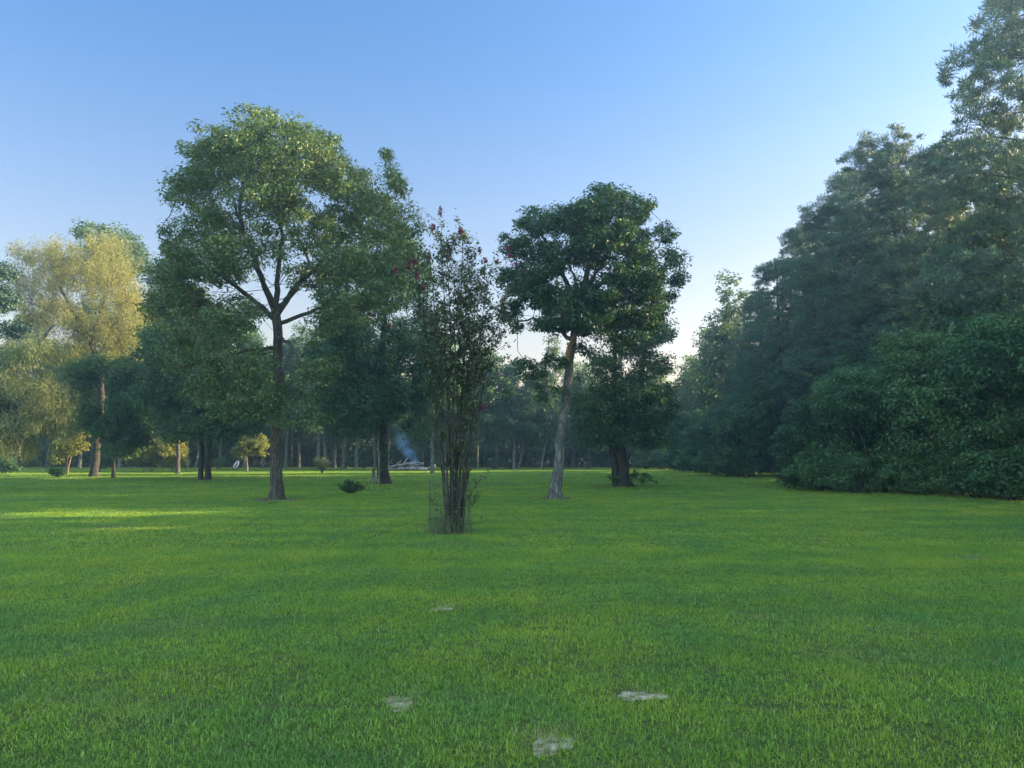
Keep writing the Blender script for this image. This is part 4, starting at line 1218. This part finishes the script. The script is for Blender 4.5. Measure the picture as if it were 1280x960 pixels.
for u, v, dpt, k, lab in ((918, 368, 63, 3, 'lacy broadleaf tree at the open end of the border'), (890, 425, 73, 0, 'rounded broadleaf tree stepping down at the border end'), (868, 455, 77, 2, 'small broadleaf tree last in the border before the gap of sky'),
                          (1250, 330, 50, 3, 'sunlit broadleaf tree glimpsed through the hazy pines'), (1150, 330, 56, 1, 'golden backlit broadleaf glimpsed behind the round-topped pine'), (1232, 300, 33, 2, 'broadleaf tree rising just behind the vine bank by the tallest pine')):
    H = (11, 12, 10, 12.5)[k]; sz = top_h(v, dpt) / H
    dup(W[k], G(u, dpt), rng.uniform(0, 6.28), (sz + 1) / 2, lab, 'broadleaf trees of the long border', sz)
bushes = [(1300, 26.6, 0, 3.3, 7.0, 'vine-covered bush at the picture edge, tallest of the leafy bank'), (1195, 29.0, 1, 3.3, 6.4, 'vine-covered bush bulging from the leafy bank under the hazy pine'), (1100, 30.8, 0, 3.0, 5.4, 'broad vine-covered bush below the round-topped pine'),
          (1035, 33.4, 2, 2.4, 4.2, 'grey-green bush beside the dark hollow in the border'), (1260, 34, 1, 3.3, 7.8, 'tall leafy bush behind the edge bush'), (1150, 37, 2, 3.2, 7.2, 'tall leafy bush between the pines and the vine bank'),
          (938, 49.5, 2, 2.6, 5.6, 'shadowy bush overhanging the dark hollow'), (1000, 53, 2, 3.0, 6.5, 'dark bush behind the hollow under the shouldered pine'), (925, 52, 2, 2.8, 5.2, 'dim bush on the far side of the hollow'), (890, 58, 1, 2.6, 5.0, 'green bush in the far half of the border'),
          (862, 65, 0, 2.6, 5.2, 'bush where the border bends towards the far corner'), (838, 72, 2, 2.8, 5.4, 'bush in the far corner of the lawn'), (1080, 40, 1, 3.0, 7.2, 'tall bush rising behind the grey-green one')]
for u, dpt, k, R, H, lab in bushes:
    dup(BU[k], G(u, dpt), rng.uniform(0, 6.28), R / 3.0, lab, 'bushes of the long border', H / 5.6)
skirts = [(1262, 25.8, .9, 'low weedy bush at the foot of the tallest leafy bush'), (1215, 27.3, .8, 'low weedy bush second from the picture edge along the bank'), (1148, 29.0, .9, 'low weedy bush below the round-topped pine'), (1068, 30.2, .8, 'low weedy bush near the dark hollow'), (1022, 32.2, .85, 'pale-green low bush beside the dark hollow'),
          (925, 49.5, 1.0, 'low bush just past the dark hollow'), (912, 51, 1.1, 'bright low bush past the dark hollow'), (893, 54, 1.0, 'low bush midway along the far half of the border'), (872, 59, 1.1, 'small leafy bush nearing the far corner'), (852, 64, 1.1, 'small bush by the far corner bend'), (828, 70, 1.0, 'little bush in the far corner of the lawn'), (808, 74, 1.0, 'little bush beside the far corner trees')]
for u, dpt, s, lab in skirts:
    dup(SK, G(u, dpt), rng.uniform(0, 6.28), s, lab, 'low bushes along the border foot')
# the border goes on beyond the picture edge and keeps the near lawn in shade
for i, (x, y) in enumerate(((18.5, 21), (18, 17), (18.5, 13), (18, 9), (18, 5), (18.5, 1), (18, -3), (19, -8))):
    dup(BU[i % 3], (x, y, 0), rng.uniform(0, 6.28), 1.15, 'leafy bush of the border beyond the picture edge', 'border beyond the picture edge', 1.4)
for i, (x, y) in enumerate(((23, 24), (22, 19), (23, 14.5), (22, 10), (23, 5.5), (22, 1), (23, -4), (22, -9))):
    dup(PINE[i % 3], (x, y, 0), rng.uniform(0, 6.28), 1.1, 'pine of the border beyond the picture edge', 'border beyond the picture edge', 1.05)
for p_ in PINE + BU + W + [SK]: drop(p_)

# ------------------------------------------------------------------ the woods behind, one mass
def woods():
    rng = np.random.default_rng(200)
    n = 2600
    x = rng.uniform(-75, 75, n); y = 82 + rng.random(n) ** 1.3 * 26
    z = 1.2 + rng.random(n) ** .8 * 9.0 * (.72 + .28 * np.sin(x * .31) * np.sin(x * .11 + 1)) * np.where(x > -5, .80, 1.0)
    low = rng.random(n) < .3
    z[low] = rng.uniform(.3, 3.0, low.sum()); y[low] += 6
    n2 = 1500
    c = np.concatenate([np.stack([x, y, z], 1), np.stack([rng.uniform(-80, 80, n2), rng.uniform(84, 92, n2), rng.uniform(.2, 5.0, n2)], 1), np.stack([rng.uniform(-120, 110, 2600), rng.uniform(92, 118, 2600), rng.uniform(.2, 9.0, 2600)], 1)])
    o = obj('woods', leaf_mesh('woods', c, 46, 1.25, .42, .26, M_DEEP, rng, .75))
    tag(o, 'dark mass of woodland behind the far trees', None, None, 'stuff')
    mb = MB()
    for _ in range(170):
        px, py = rng.uniform(-70, 62), rng.uniform(80, 104)
        ln = rng.normal(0, .35)
        mb.tube([(px, py, -.05), (px + ln * .4, py, 3), (px + ln, py + rng.normal(0, .3), 9)], np.array([1, .8, .4]) * rng.uniform(.07, .17), 6)
    tag(obj('woods_trunks', mb.mesh('woods_trunks', B_DARK)), 'dim trunks inside the far woodland', None, None, 'stuff')
woods()
def right_woods():
    rng = np.random.default_rng(210)
    n = 1100
    c = np.stack([rng.uniform(25, 40, n), rng.uniform(8, 82, n), rng.uniform(.2, 5.2, n)], 1)
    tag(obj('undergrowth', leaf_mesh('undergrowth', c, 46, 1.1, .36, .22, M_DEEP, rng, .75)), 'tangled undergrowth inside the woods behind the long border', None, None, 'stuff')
right_woods()

# ------------------------------------------------------------------ haze
HAZE = 0.0015
if HAZE:
    m, N, L = newmat('haze')
    pv = N.new('ShaderNodeVolumePrincipled'); pv.inputs['Color'].default_value = (.52, .74, 1, 1); pv.inputs['Density'].default_value = HAZE; pv.inputs['Anisotropy'].default_value = .68
    o_ = N.new('ShaderNodeOutputMaterial'); L.new(pv.outputs[0], o_.inputs['Volume'])
    mb = MB(); mb.box((0, 50, 11), (170, 130, 24))
    tag(obj('haze', mb.mesh('haze', m, False)), 'thin bluish evening haze', None, None, 'stuff')
